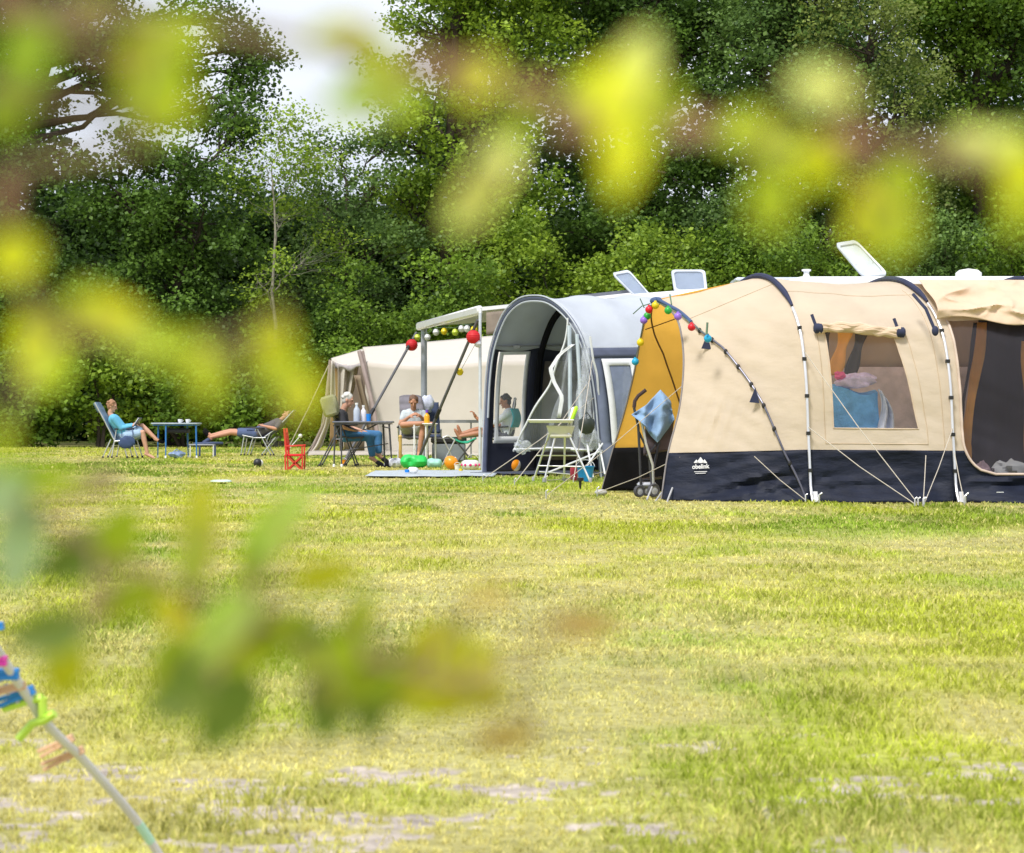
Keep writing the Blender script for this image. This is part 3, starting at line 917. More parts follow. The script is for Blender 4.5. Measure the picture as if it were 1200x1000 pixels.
# inner room seen through window and door
b = MB(); x0, x1, yy = H1(.5).x + .1, H4(.5).x, 22.15
sheet(b, lambda u, v: V((x0 + (x1 - x0) * u, yy + .03 * math.sin(u * 60) + .05 * (n1(u * 9, v * 3, 2) - .5), 1.36 + .80 * v)), lin(0, 1, 80), lin(0, 1, 8)); b.build('inner_tent_wall', brownf, tent, world=True, solid=.003)
b = MB(); sheet(b, lambda u, v: V((x0 + (x1 - x0) * u, yy - .02 + .05 * (n1(u * 16, v * 4, 2) - .5), 1.37 * v)), lin(0, 1, 80), lin(0, 1, 14)); b.build('inner_lower_wall', mauve, tent, world=True, solid=.003)
def band(pts_, wd, m, Yb, nm):
    b = MB(); c = [P(px, py, Yb) for px, py in pts_]
    sheet(b, lambda u, v: V(interp(v, [(i / (len(c) - 1), *c[i]) for i in range(len(c))])) + V(((u - .5) * wd * (1 + .25 * math.sin(v * 9)), .02 * math.sin(u * 3), 0)), lin(0, 1, 4), lin(0, 1, 20))
    return b.build(nm, m, tent, world=True, solid=.004)
orangec = mat('orange_curtain', (.95, .55, .15), rough=.85, trans=.4, var=.08)
band([(994, 372), (990, 395), (984, 415), (977, 440)], .14, orangec, 21.7, 'curtain_band')
band([(1014, 372), (1009, 395), (1003, 415), (996, 440)], .12, mat('dark_curtain', (.06, .045, .045), var=.1), 21.72, 'curtain_band')
band([(972, 372), (969, 395), (967, 440)], .06, mat('dark_curtain', (.06, .045, .045)), 21.74, 'curtain_band')
band([(1150, 378), (1146, 420), (1138, 470), (1131, 520), (1131, 545)], .11, orangec, 20.7, 'curtain_band')
band([(1143, 378), (1138, 420), (1129, 470), (1124, 520)], .035, mat('dark_curtain', (.06, .045, .045)), 20.66, 'curtain_band')
b = MB(); x0 = P(1148, 400, 21.0).x
sheet(b, lambda u, v: V((x0 - .14 * v + 1.0 * u, 21.0 + .03 * math.sin(u * 22), .05 + 1.95 * (1 - v))), lin(0, 1, 50), lin(0, 1, 10)); b.build('dark_curtain', mat('purple_black_fabric', (.035, .03, .045), rough=.9), tent, world=True, solid=.004)
band([(1203, 400), (1204, 440), (1206, 490), (1208, 545)], .10, orangec, 20.8, 'curtain_band')
# logo on the mud flap
def text_mesh(body, size, name, m, parent, loc, rot, ext=.001):
    cu = bpy.data.curves.new(name, 'FONT'); cu.body = body; cu.size = size; cu.extrude = ext; cu.align_x = 'CENTER'; cu.align_y = 'CENTER'; cu.offset = size * .025
    t = bpy.data.objects.new(name, cu); COL.objects.link(t)
    bpy.context.view_layer.update()
    me = bpy.data.meshes.new_from_object(t.evaluated_get(bpy.context.evaluated_depsgraph_get()))
    bpy.data.objects.remove(t)
    o = bpy.data.objects.new(name, me); COL.objects.link(o); me.materials.clear(); me.materials.append(m)
    o.parent = parent; o.location = V(loc) - ORG[parent.name]; o.rotation_euler = rot; ORG[o.name] = ORG[parent.name]
    return o
fm = nose(False, 0, True)
def at_flap(px, py):
    best = None
    for u in lin(0, 1, 40):
        for v in lin(0, v05, 12):
            p = fm(u, v); qx = 600 + F * p.x / p.y; qy = HY - F * (p.z - CH) / p.y
            d = (qx - px) ** 2 + (qy - py) ** 2
            if best is None or d < best[0]: best = (d, p)
    return best[1]
lp = at_flap(821, 547)
lx = P(821, 547, lp.y - .045)
dirx = (fm(.5, .12) - fm(.1, .12)); rzl = math.atan2(dirx.y, dirx.x)
logo = text_mesh('obelink', .062, 'logo', mat('logo_white', (.8, .8, .84), rough=.6), tent, lx, (R(90), R(-3), rzl))
b = MB()
for dx, h, w_ in ((-.045, .035, .03), (0, .06, .045), (.042, .038, .03)):
    c0 = lx + V((dx * math.cos(rzl), dx * math.sin(rzl), .036)); e = V((math.cos(rzl), math.sin(rzl), 0)) * w_
    b.poly([c0 - e, c0 + e, c0 + e * .45 + V((0, 0, h * .6)), c0 + V((0, 0, h)), c0 - e * .45 + V((0, 0, h * .6))], .002, (0, -1, 0))
e = V((math.cos(rzl), math.sin(rzl), 0))
for dz, h in ((-.052, .07), (-.068, .055)):
    b.bar(lx + e * -h + V((0, 0, dz)), lx + e * h + V((0, 0, dz + .004)), .003, .006)
b.build('logo_emblem', mat('logo_white'), tent, world=True)
# guy ropes of the tent
def ropes(parent, lst, m=ropem, r=.006, nm='guy_rope'):
    for a, c, *e in lst:
        b = MB(); mid = (V(a) + V(c)) / 2 - V((0, 0, .01 + .01 * (V(a) - V(c)).length)); b.tube([a, mid, c], r, 6)
        b.build(nm, m, parent, world=True)
        b = MB(); c = V(c); b.tube([c + V((0, 0, -.04)), c + V((0, 0, .05)), c + V((.02, 0, .06))], .008, 6); b.build('peg', pegm, parent, world=True)
gp = V(G(1076, 18.95, .02))
ropes(tent, [(off(H1(.49), .06), gp), (off(H1(.24), .06), gp + V((-.03, 0, 0))), (P(1085, 534, 19.85), gp + V((.05, .02, 0))), (off(H2(.24), .06), gp + V((.055, 0, 0))),
             (P(797, 536, 20.6), G(700, 21.6, .03)), (off(H2(.16), .07), G(1130, 19.5, .02)), (off(H3(.4), .07), G(1290, 18.9, .02)),
             (P(884, 535, 20.1), G(944, 19.85, .02)), (nose(False)(0, .5), G(640, 21.0, .02))], r=.0042)
pgm = mat('peg_grey', (.42, .42, .42), rough=.5)
b = MB(); b.ell(P(703, 574, 22.3) + V((0, -.3, -.02)), (.07, .05, .035)); b.build('peg_plate', pgm, tent, world=True)
for a, c in ((P(775, 578, 20.5), P(768, 588, 20.2)), (P(764, 571, 20.6), P(758, 586, 20.3)), (P(788, 572, 20.5), P(781, 590, 20.2))):
    b = MB(); b.tube([a, c], .010, 6); b.build('hem_strap', pgm, tent, world=True)

# things kept inside the tent
b = MB(); c0 = P(1000, 480, 20.95)
def bag(u, v):
    x = c0.x - .25 + .52 * u
    return V((x + .03 * math.sin(v * 5), 20.85 + .05 * n1(u * 4, v * 4, 3) - .05 * math.sin(math.pi * u), .02 + 1.10 * v - .06 * u + .03 * math.sin(u * 7)))
sheet(b, bag, lin(0, 1, 20), lin(0, 1, 24)); n0 = len(b.v)
sheet(b, lambda u, v: bag(u, v) + V((0, .40 + .1 * math.sin(math.pi * u), 0)), lin(0, 1, 20), lin(0, 1, 24))
sheet(b, lambda u, v: bag(u, 1) + V((0, .40 * v, .03 * math.sin(v * 3))), lin(0, 1, 20), lin(0, 1, 4))
sheet(b, lambda u, v: bag(0, v) + V((0, .40 * u, 0)), lin(0, 1, 4), lin(0, 1, 20)); sheet(b, lambda u, v: bag(1, v) + V((0, .40 * u, 0)), lin(0, 1, 4), lin(0, 1, 20))
b.build('storage_cover', bluef, label='tall blue cloth cover standing behind the beige tent window', category='x') if False else setp(b.build('storage_cover', bluef), 'tall blue cloth cover standing behind the beige tent window', 'storage cover')
def lump(b, c, r, seed, nu=26, nv=16, amp=.35):
    c = V(c)
    def f(u, v):
        a, t = 2 * math.pi * u, math.pi * v
        d = V((math.sin(t) * math.cos(a), math.sin(t) * math.sin(a), math.cos(t)))
        k = 1 + amp * (n1(d.x * 2.6 + d.z * 2, d.y * 2.6 + d.z, seed) - .5) * 2 + amp * .4 * (n1(d.x * 7, d.z * 7 + d.y * 5, seed + 1) - .5)
        return c + V((d.x * r[0] * k, d.y * r[1] * k, d.z * r[2] * k))
    b.grid(f, nu, nv)
    return b
b = MB(); lump(b, P(1003, 446, 20.9), (.19, .12, .075), 3); setp(b.build('folded_cloth', lilac), 'crumpled lilac cloth on top of the blue cover', 'cloth')
b = MB(); lump(b, P(984, 440, 20.85), (.05, .06, .04), 8); setp(b.build('pink_cloth', mat('pink_cloth', (.75, .12, .3), rough=.9)), 'small pink cloth lying beside the lilac one in the tent window', 'cloth')
b = MB()
sheet(b, lambda u, v: P(1030, 456, 20.8) + V((.00 + (.05 + .16 * min(1, v * 2.2)) * u + .06 * v + .03 * math.sin(v * 11), .06 * math.sin(u * 11 + v * 5) + .10 * u, -.05 * u - 1.05 * v)), lin(0, 1, 20), lin(0, 1, 20))
setp(b.build('hanging_cloth', paleb, solid=.01), 'pale blue and white cloth hanging right of the blue cover', 'cloth')
b = MB(); lump(b, P(1150, 545, 20.5) - V((0, 0, .1)), (.12, .12, .13), 12); setp(b.build('lilac_bag', mat('lilac_bag', (.42, .3, .36), rough=.8)), 'mauve bag on the floor behind the mesh door', 'bag')
b = MB(); lump(b, P(1185, 542, 20.5) - V((0, 0, .08)), (.17, .12, .10), 13); setp(b.build('grey_bag', mat('grey_bag', (.5, .52, .55), rough=.8)), 'pale grey bag on the floor behind the mesh door', 'bag')
# ------------------------------------------------------------------ string of coloured balls on the beige tent
BULB = {'red': (.75, .015, .03), 'yellow': (.85, .68, .02), 'green': (.04, .45, .07), 'purple': (.35, .18, .75), 'blue': (.02, .42, .72), 'lime': (.62, .75, .08), 'white': (.75, .77, .80)}
def bm(c): return mat('ball_' + c, BULB[c], rough=.35, var=.05, trans=.2)
fl_ = thing('string_lights', P(768, 352, 21.6), 'string of coloured balls hung round the orange porch opening', 'string lights')
balls = [('yellow', 768, 358, 21.5), ('red', 760.5, 363, 21.5), ('green', 758.5, 370.5, 21.6), ('purple', 754.5, 375.5, 21.6), ('yellow', 750.5, 401.5, 22.0), ('blue', 744.5, 424, 22.2),
         ('green', 783, 364, 21.2), ('purple', 794.5, 371, 20.95), ('red', 810.5, 383.5, 20.7), ('blue', 829.5, 397, 20.45)]
b = MB()
order = sorted(balls, key=lambda e: e[1])
b.tube([P(e[1], e[2] - 4, e[3]) for e in order], .003, 5)
b.tube([P(742, 368, 21.7), P(752, 359, 21.6), P(762, 356, 21.5)], .006, 5); b.tube([P(750, 350, 21.6), P(755, 361, 21.6)], .006, 5)
b.tube([P(785, 345, 21.3), P(787, 357, 21.2)], .008, 5); b.tube([P(829, 378, 20.4), P(828, 392, 20.4)], .012, 5)
b.build('cable', mat('green_cable', (.12, .2, .14)), fl_, world=True)
for c, px, py, Y in balls:
    b = MB(); b.ell(P(px, py, Y), .040, nu=16, nv=12); b.lathe([(.0, .05), (.012, .05), (.014, .036), (.0, .03)], P(px, py, Y), 8)
    b.build('ball', bm(c), fl_, world=True, label=c + ' ball')

# ------------------------------------------------------------------ caravans
glass = mat('caravan_glass', (.05, .06, .07), rough=.08, var=.02, spec=.9)
def caravan(loc, ux, Lc, Wc, z0, z1, label):
    """ux: unit vector along the long side; the body reaches from the near foot along ux and away from the viewer"""
    root = thing('caravan', loc, label, 'caravan', 'caravans behind the tents')
    ux = V(ux).normalized(); uy = V((-ux.y, ux.x, 0))
    if uy.y < 0: uy = -uy
    loc = V(loc)
    prof = [(0, z0 + .25), (.03, z0), (Lc - .03, z0), (Lc, z0 + .3), (Lc + .02, z0 + 1.0), (Lc - .08, z1 - .35), (Lc - .22, z1 - .08), (Lc - .5, z1), (.5, z1), (.22, z1 - .08), (.02, z1 - .45), (-.04, z0 + .9)]
    pts = [loc + ux * a + V((0, 0, z)) for a, z in prof]
    b = MB(); k = len(pts)
    # body with rounded long edges
    rings = []
    for off_, ins in ((0, .10), (.03, .03), (.09, 0), (Wc - .09, 0), (Wc - .03, .03), (Wc, .10)):
        c = sum(pts, V((0, 0, 0))) / k
        rings.append([c + (p - c) * (1 - ins / 1.3) + uy * off_ for p in pts])
    vs = [p for r_ in rings for p in r_]; fs = []
    for i in range(len(rings) - 1):
        for j in range(k): fs.append((i * k + j, i * k + (j + 1) % k, (i + 1) * k + (j + 1) % k, (i + 1) * k + j))
    fs.append(tuple(range(k))); fs.append(tuple(range((len(rings) - 1) * k, len(rings) * k))[::-1])
    b.add(vs, fs); b.build('body', whitec, root, world=True, angle=50)
    for a0, a1 in ((.5, 1.6), (2.9, 3.9)):
        if a1 < Lc - .2:
            b = MB(); b.poly([loc + ux * a0 + V((0, 0, 1.35)) - uy * .02, loc + ux * a1 + V((0, 0, 1.35)) - uy * .02, loc + ux * a1 + V((0, 0, 1.95)) - uy * .02, loc + ux * a0 + V((0, 0, 1.95)) - uy * .02], .025, uy)
            b.build('window', glass, root, world=True)
    b = MB(); b.poly([loc + ux * 1.95 + V((0, 0, .55)) - uy * .015, loc + ux * 2.55 + V((0, 0, .55)) - uy * .015, loc + ux * 2.55 + V((0, 0, 2.3)) - uy * .015, loc + ux * 1.95 + V((0, 0, 2.3)) - uy * .015], .02, uy); b.build('door', mat('door_white', (.7, .7, .7), rough=.4), root, world=True)
    for s_ in (.12, Wc - .28):
        b = MB(); c = loc + ux * (Lc * .55) + uy * s_ + V((0, 0, .33)); q = V((0, 0, 1)).rotation_difference(uy)
        b.lathe([(0, 0), (.2, 0), (.3, .02), (.33, .06), (.33, .13), (.3, .17), (0, .17)], c, 24, q); w_ = b.build('wheel', mat('tyre', (.02, .02, .02), rough=.8), root, world=True)
    b = MB(); b.bar(loc + ux * 0 + uy * Wc / 2 + V((0, 0, z0 - .03)), loc - ux * 1.0 + uy * Wc / 2 + V((0, 0, z0 - .05)), .1, .08); b.tube([loc - ux * .8 + uy * Wc / 2 + V((0, 0, z0 + .1)), loc - ux * .8 + uy * Wc / 2], .03, 8); b.build('drawbar', greyp, root, world=True)
    return root, ux, uy
caravan_b, uxb, uyb = caravan((3.36 - .59 * .4, 29.75 + .81 * .4, 0), (-.59, .81, 0), 4.9, 2.1, .45, 2.76, 'white caravan behind the grey awning with two raised roof hatches')
caravan_c, uxc, uyc = caravan((3.05, 25.1, 0), (1, -.02, 0), 6.2, 2.2, .45, 2.56, 'white caravan behind the beige tent with one tall raised roof hatch')
caravan_a, uxa, uya = caravan((2.05, 34.5, 0), (-.213, .977, 0), 6.2, 2.1, .45, 2.88, 'white caravan hidden behind the grey awning that carries the white canopy')
framew = mat('hatch_white', (.50, .54, .60), rough=.35)
tint = mat('hatch_glass', (.30, .36, .47), rough=.25, var=.05, alpha=.75)
def hatch(par, quad, Y, dy, m_in=tint, base=None):
    """quad: four picture corners (tl, tr, br, bl) with depth step dy between the upper and the lower edge"""
    ys = (Y + dy, Y + dy, Y, Y)
    c = [P(px, py, y_) for (px, py), y_ in zip(quad, ys)]
    b = MB(); n = (c[1] - c[0]).cross(c[3] - c[0]).normalized()
    def lerp2(u, v): return c[0].lerp(c[1], u).lerp(c[3].lerp(c[2], u), v)
    def ring(k, o):
        r_ = .14
        pts = []
        for (cu, cv, a0) in ((1 - r_, r_, -90), (1 - r_, 1 - r_, 0), (r_, 1 - r_, 90), (r_, r_, 180)):
            for t in range(5):
                a = R(a0 + t * 22.5); pts.append((cu + r_ * math.cos(a), cv + r_ * math.sin(a)))
        return [lerp2(.5 + (u - .5) * k, .5 + (v - .5) * k) + n * o for u, v in pts]
    o1, i1, i2, o2 = ring(1, 0), ring(.84, .015), ring(.84, -.03), ring(1, -.035)
    k = len(o1); vs = o1 + i1 + i2 + o2; fs = []
    for a_ in range(4):
        for j in range(k): fs.append((a_ * k + j, a_ * k + (j + 1) % k, ((a_ + 1) % 4) * k + (j + 1) % k, ((a_ + 1) % 4) * k + j))
    b.add(vs, fs); h = b.build('roof_hatch', framew, par, world=True)
    b = MB(); g = ring(.86, -.005); b.poly(g, .012, n); b.build('hatch_pane', m_in, h, world=True)
    b = MB(); m0 = lerp2(.5, .95); z_ = (c[2] + c[3]) / 2
    for u in (.15, .85): b.bar(lerp2(u, .62) - n * .0, lerp2(u, 1.0) + V((.10, .1, -.12)), .02)
    b.build('hatch_stay', greyp, h, world=True)
    return h
hatch(caravan_b, [(717, 322), (737, 318), (764, 349), (744, 349)], 32.3, .5)
hatch(caravan_b, [(786, 318), (826, 318), (829, 343), (790, 343)], 31.6, .35)
hatch(caravan_c, [(978, 287), (1003, 283), (1041, 323), (1011, 326)], 26.0, .3, mat('hatch_lining', (.5, .55, .6), rough=.5, var=.1))
b = MB(); p = P(945, 326, 26.2); b.lathe([(.05, -.05), (.045, .03), (.035, .05), (.035, .08), (.06, .09), (.06, .11), (0, .115)], p, 12); b.build('roof_vent', whitep, caravan_c, world=True)
b = MB(); b.box(P(905, 330, 26.0), (1.0, .7, .06), bev=.02); b.build('roof_window', mat('roof_window', (.55, .6, .68), rough=.2), caravan_c, world=True)
b = MB(); p = P(1135, 323, 26.5); b.lathe([(.17, -.03), (.17, .03), (.12, .07), (0, .09)], p, 16); b.build('roof_dome', whitep, caravan_c, world=True)
b = MB(); b.bar(P(742, 341, 32.6), P(668, 349, 33.8), .03, .05); b.build('awning_rail', mat('rail_dark', (.12, .13, .17), rough=.4), caravan_b, world=True)

# ------------------------------------------------------------------ grey arched awning
A0 = V((1.25, 28.2, 0)); WV = V((-1.67, 2.3, 0)); DV = V((.81, .59, 0)).normalized()
AP = smooth_tab([(0, 0, 0), (.12, .025, .6), (.2, .05, 1.1), (.28, .10, 1.62), (.35, .17, 2.0), (.42, .28, 2.31), (.5, .42, 2.52), (.56, .55, 2.58), (.63, .68, 2.55), (.70, .80, 2.38), (.76, .885, 2.08), (.82, .94, 1.75), (.88, .97, 1.3), (.94, .985, .7), (1, 1, 0)], 300)
def AW(t, s, inset=0.0):
    f_, z = interp(t, AP)
    z2 = z * (1 + .045 * min(1, s / 2.6)) if z > 1.6 else z * (1 + .045 * min(1, s / 2.6) * z / 1.6)
    p = A0 + WV * f_ + DV * s + V((0, 0, z2))
    if inset:
        c = A0 + WV * .5 + DV * s + V((0, 0, 1.2)); d = (c - p).normalized(); p += d * inset
    return p
aw = thing('caravan_awning', A0 + WV * .5, 'grey arched caravan awning with white framed windows and an open front', 'awning')
tw0, tw1 = .30, .80       # roof reaches down to these
def t_of_z(z, right=True):
    r_ = [row for row in AP if (row[0] < .5) == right]
    return min(r_, key=lambda e: abs(e[2] - z))[0]
tR = t_of_z(1.80); tL = t_of_z(1.85, False)
b = MB(); sheet(b, lambda t, s: AW(t, s) + V((0, 0, .02 * (n1(t * 20, s * 2, 4) - .5) + (-.05 * math.sin(math.pi * (s % .87) / .87)) * 1.0)), lin(tR, tL, 50), lin(0, 2.62, 30)); b.build('roof', lightg, aw, world=True, solid=.004)
# scalloped roof edge over the near wall
b = MB(); sheet(b, lambda u, v: AW(tR, 2.62 * u) - DV.cross(V((0, 0, 1))) * 0 + V((.012, -.02, .03 - v * (.10 + .05 * abs(math.sin(u * 9))))), lin(0, 1, 60), lin(0, 1, 3)); b.build('roof_valance', lightg, aw, world=True, solid=.004)
# near wall with window
wz0, wz1, ws0, ws1 = .44, 1.64, .20, .80
ta, tb = t_of_z(wz0), t_of_z(wz1)
tt_ = sorted(set(lin(0, ta, 6) + lin(ta, tb, 20) + lin(tb, tR, 4)))
ss_ = sorted(set(lin(0, ws0, 1) + lin(ws0, ws1, 10) + lin(ws1, 2.62, 14)))
fold = lambda t, s: V((0, -.02, 0)) * (n1(s * 3 + t * 4, t * 9, 7) - .5)
b = MB(); sheet(b, lambda t, s: AW(t, s) + fold(t, s), tt_, ss_, lambda t, s: ta < t < tb and ws0 < s < ws1); b.build('side_wall', slate, aw, world=True, solid=.004)
def frame_win(t0, t1, s0, s1, wd, wt, nm='window', off_=V((0, 0, 0)), m=clear):
    b = MB(); sheet(b, lambda t, s: AW(t, s) + off_, lin(t0, t1, 10), lin(s0, s1, 10)); w_ = b.build(nm, m, aw, world=True)
    b = MB(); a1, a2 = t0 + (t1 - t0) * wt, t1 - (t1 - t0) * wt; b1, b2 = s0 + wd, s1 - wd
    sheet(b, lambda t, s: AW(t, s) + off_ * 2.0, sorted(lin(t0, a1, 2) + lin(a1, a2, 10)[1:] + lin(a2, t1, 2)[1:]), sorted(lin(s0, b1, 2) + lin(b1, b2, 6)[1:] + lin(b2, s1, 2)[1:]), lambda t, s: a1 < t < a2 and b1 < s < b2)
    b.build('window_frame', whitef, w_, world=True, solid=.006)
    return w_
frame_win(ta, tb, ws0, ws1, .11, .08, off_=V((.003, -.012, 0)), m=mat('slate_plastic', (.30, .36, .50), rough=.15, alpha=.55, spec=.8, bump=.03, bscale=4))
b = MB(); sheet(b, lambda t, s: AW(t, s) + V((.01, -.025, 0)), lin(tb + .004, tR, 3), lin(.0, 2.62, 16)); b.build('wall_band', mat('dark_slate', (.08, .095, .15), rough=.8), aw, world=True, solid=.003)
# far wall with window, second darker panel behind it
tc0, tc1 = t_of_z(1.80, False), t_of_z(.46, False)
ttl = sorted(set(lin(tL, tc0, 2) + lin(tc0, tc1, 20) + lin(tc1, 1, 5))); ssl = sorted(set(lin(0, .14, 1) + lin(.14, .70, 8) + lin(.70, 2.62, 14)))
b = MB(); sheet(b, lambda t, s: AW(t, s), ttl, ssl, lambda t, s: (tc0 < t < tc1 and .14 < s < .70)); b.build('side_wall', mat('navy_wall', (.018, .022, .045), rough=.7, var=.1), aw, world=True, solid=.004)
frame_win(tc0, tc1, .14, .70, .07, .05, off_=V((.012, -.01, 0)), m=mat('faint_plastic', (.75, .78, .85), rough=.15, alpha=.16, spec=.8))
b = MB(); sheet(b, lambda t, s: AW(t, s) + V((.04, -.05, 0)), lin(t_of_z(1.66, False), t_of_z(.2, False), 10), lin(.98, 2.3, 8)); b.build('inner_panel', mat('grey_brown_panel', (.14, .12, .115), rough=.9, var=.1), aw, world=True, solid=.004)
# hoops
for s, r_, m in ((0, .034, mat('slate_tube', (.07, .085, .14), rough=.6)), (.84, .05, blackf), (1.75, .04, greyp)):
    b = MB(); b.tube([AW(t, s, .03 if s == 0 else .12) for t in lin(0, 1, 90)], r_, 8); b.build('hoop', m, aw, world=True)
b = MB(); b.tube([AW(t, 0, -.008) - DV * .03 for t in lin(0, 1, 90)], .012, 6); b.tube([AW(t, 0, .075) - DV * .01 for t in lin(.05, .93, 90)], .016, 6); b.build('hoop_piping', lightg, aw, world=True)
b = MB(); b.tube([AW(tR + .03, s, .05) for s in lin(0, 2.6, 8)], .018, 6); b.tube([AW(tL - .01, s, .05) for s in lin(0, 2.6, 8)], .016, 6); b.tube([AW(.56, s, .06) for s in lin(0, 2.6, 8)], .016, 6); b.build('roof_pole', greyp, aw, world=True)
for t_, s, k_ in ((.56, .9, .09), (tL - .01, .9, .07), (tL - .01, .4, .07)):
    b = MB(); b.box(AW(t_, s, k_), (.11, .1, .05), bev=.01); b.build('pole_bracket', greyp, aw, world=True)
# clear front curtain, drawn to the right and hanging in folds
def curtain(u, v):
    f_ = .06 + (.20 - .02 * v + .42 * v ** 1.6) * u
    top = interp(.28 + .12 * u, AP)[1]
    z = 1.95 + .28 * u - (1.60 + .28 * u) * v
    p = A0 + WV * f_ + V((0, 0, z)) - DV * .05
    p += DV * (.10 * math.sin(u * 15 + v * 3.0) * (.4 + v) + .08 * (n1(u * 5, v * 6, 14) - .5))
    return p
b = MB(); sheet(b, curtain, lin(0, 1, 60), lin(0, 1, 40)); cu_ = b.build('front_curtain', clear2, aw, world=True)
b = MB()
for pth in ([(.0, 0), (0, .5), (.02, 1)], [(1, 0), (.98, .5), (1, 1)], [(0, .98), (.5, .97), (1, .99)]):
    P_ = [curtain(*[pth[min(int(t * 2), 1)][i] * (1 - (t * 2 - min(int(t * 2), 1))) + pth[min(int(t * 2), 1) + 1][i] * (t * 2 - min(int(t * 2), 1)) for i in (0, 1)]) - DV * .015 for t in lin(0, 1, 24)]
    b.tube(P_, .024, 6, flat=.7)
b.build('curtain_border', whitef, cu_, world=True)
def strip(b, pts, wd, dz=0):
    c = [P(px, py, Y) for px, py, Y in pts]
    tab = [(i / (len(c) - 1), *c[i]) for i in range(len(c))]
    return sheet(b, lambda u, v: V(interp(v, tab)) + V(((u - .5) * wd, .01 * math.sin(u * 3), .25 * abs(u - .5) * wd)), lin(0, 1, 3), lin(0, 1, 18))
b = MB(); strip(b, [(672, 404, 28.4), (656, 416, 28.4), (645, 433, 28.35), (649, 448, 28.35), (659, 466, 28.3), (655, 490, 28.3)], .055)
b.build('curtain_window_border', whitef, cu_, world=True, solid=.006)
b = MB(); b.tube([P(667, 382, 28.5), P(668, 430, 28.45), P(668, 502, 28.4)], .05, 8, flat=.6); b.tube([P(676, 392, 28.4), P(679, 440, 28.35), P(681, 512, 28.3)], .045, 8, flat=.6); b.build('rolled_panel', mat('pale_panel', (.58, .66, .72), rough=.4, trans=.2), aw, world=True)
b = MB()
for k, (c, r_) in enumerate([((684, 470), (.10, .08, .30)), ((690, 515), (.13, .10, .14)), ((612, 524), (.10, .08, .08)), ((686, 430), (.05, .06, .25))]):
    lump(b, P(c[0], c[1], 28.15), r_, 60 + k, amp=.5)
b.build('gathered_plastic', mat('gathered_plastic', (.66, .70, .78), rough=.25, alpha=.30, bump=.03, bscale=9), aw, world=True)
b = MB(); b.box(P(603, 556, 29.6) - V((0, 0, .02)), (.4, .3, .03)); sheet(b, lambda u, v: A0 + WV * (.45 + .5 * u) + DV * (-.35 + 1.6 * v) + V((0, 0, .022 + .01 * n1(u * 5, v * 5, 1))), lin(0, 1, 10), lin(0, 1, 10)); b.build('floor_mat', mat('dark_mat', (.05, .06, .09), rough=.9), aw, world=True, solid=.006)
# guy ropes of the awning, and crossing white webbing at the near foot
ropes(aw, [(AW(.2, 0) - DV * .05, G(566, 26.9, .02)), (AW(.24, 0) - DV * .05, G(603, 25.2, .02)), (AW(.03, .2), G(640, 26.2, .02)), (AW(.3, .1), G(672, 26.0, .02)), (AW(.1, .9), G(722, 27.4, .02))], r=.0055)
b = MB()
for a, c in (((706, 520, 28), (683, 553, 27.2)), ((688, 520, 28), (695, 560, 27.2)), ((706, 528, 28), (640, 555, 27.0)), ((702, 520, 28), (709, 556, 27.6))):
    b.tube([P(*a), P(*c)], .013, 6)
b.build('webbing', whitef, aw, world=True)

# ------------------------------------------------------------------ white roll-out canopy
ra, rb = V((-1.83, 40, 2.62)), V((-.53, 34, 2.62))
cn = thing('sun_canopy', (-.6, 37, 0), 'white roll out canopy on two grey legs in front of the cream tent', 'canopy')
ca, cb = V((.72, 40.55, 2.92)), V((2.04, 34.5, 2.92))
b = MB(); sheet(b, lambda u, v: ra.lerp(rb, u).lerp(ca.lerp(cb, u), v) + V((0, 0, .03 - .08 * math.sin(math.pi * v))), lin(0, 1, 20), lin(0, 1, 16)); b.build('fabric', mat('canopy_fabric', (.55, .56, .60), rough=.8, trans=.15), cn, world=True, solid=.006)
b = MB(); b.bar(ra, rb, .10, .15, bev=.03); b.build('front_rail', whitec, cn, world=True)
b = MB(); b.bar(rb + V((.03, 0, .02)), cb, .03, .06); b.bar(ra, ca, .03, .06); b.build('side_arm', whitep, cn, world=True)
b = MB(); b.tube([ra + V((.12, -.2, -.05)), ra + V((.12, -.2, -2.62))], .062, 10); b.build('leg', mat('leg_grey', (.36, .39, .46), rough=.4, metal=.3), cn, world=True)
b = MB(); b.tube([rb + V((0, 0, -.05)), rb + V((0, 0, -2.62))], .026, 8); b.box(rb + V((.02, -.05, -1.8)), (.05, .05, .3)); b.build('leg', mat('leg_pale', (.62, .66, .70), rough=.4, metal=.3), cn, world=True)
b = MB(); s0, s1 = rb, cb
sheet(b, lambda u, v: s0.lerp(s1, .04 + .7 * u) + V((0, 0, -.05 - .38 * v + .03 * math.sin(u * 6) * v)), lin(0, 1, 14), lin(0, 1, 6)); b.build('side_valance', mat('tan_valance', (.33, .27, .22), rough=.9, trans=.2), cn, world=True, solid=.005)
for a, c in ((P(488, 390, 39.7), G(402, 37.2, 0)), (P(560, 375, 34), G(487, 35.6, 0))):
    d = V(c) - V(a)
    b = MB(); b.tube([a, V(a) + d * .995], .026, 8); s_ = b.build('storm_pole', mat('dark_grey_pole', (.10, .10, .11), rough=.45), cn, world=True)
    for k0, k1 in ((.60, .66), (.10, .13)):
        b = MB(); b.tube([V(a) + d * k0, V(a) + d * k1], .037, 8); b.build('clamp', blackp, s_, world=True)
lt = thing('string_lights', ra.lerp(rb, .5), 'string of pale and yellow lanterns under the canopy rail', 'string lights')
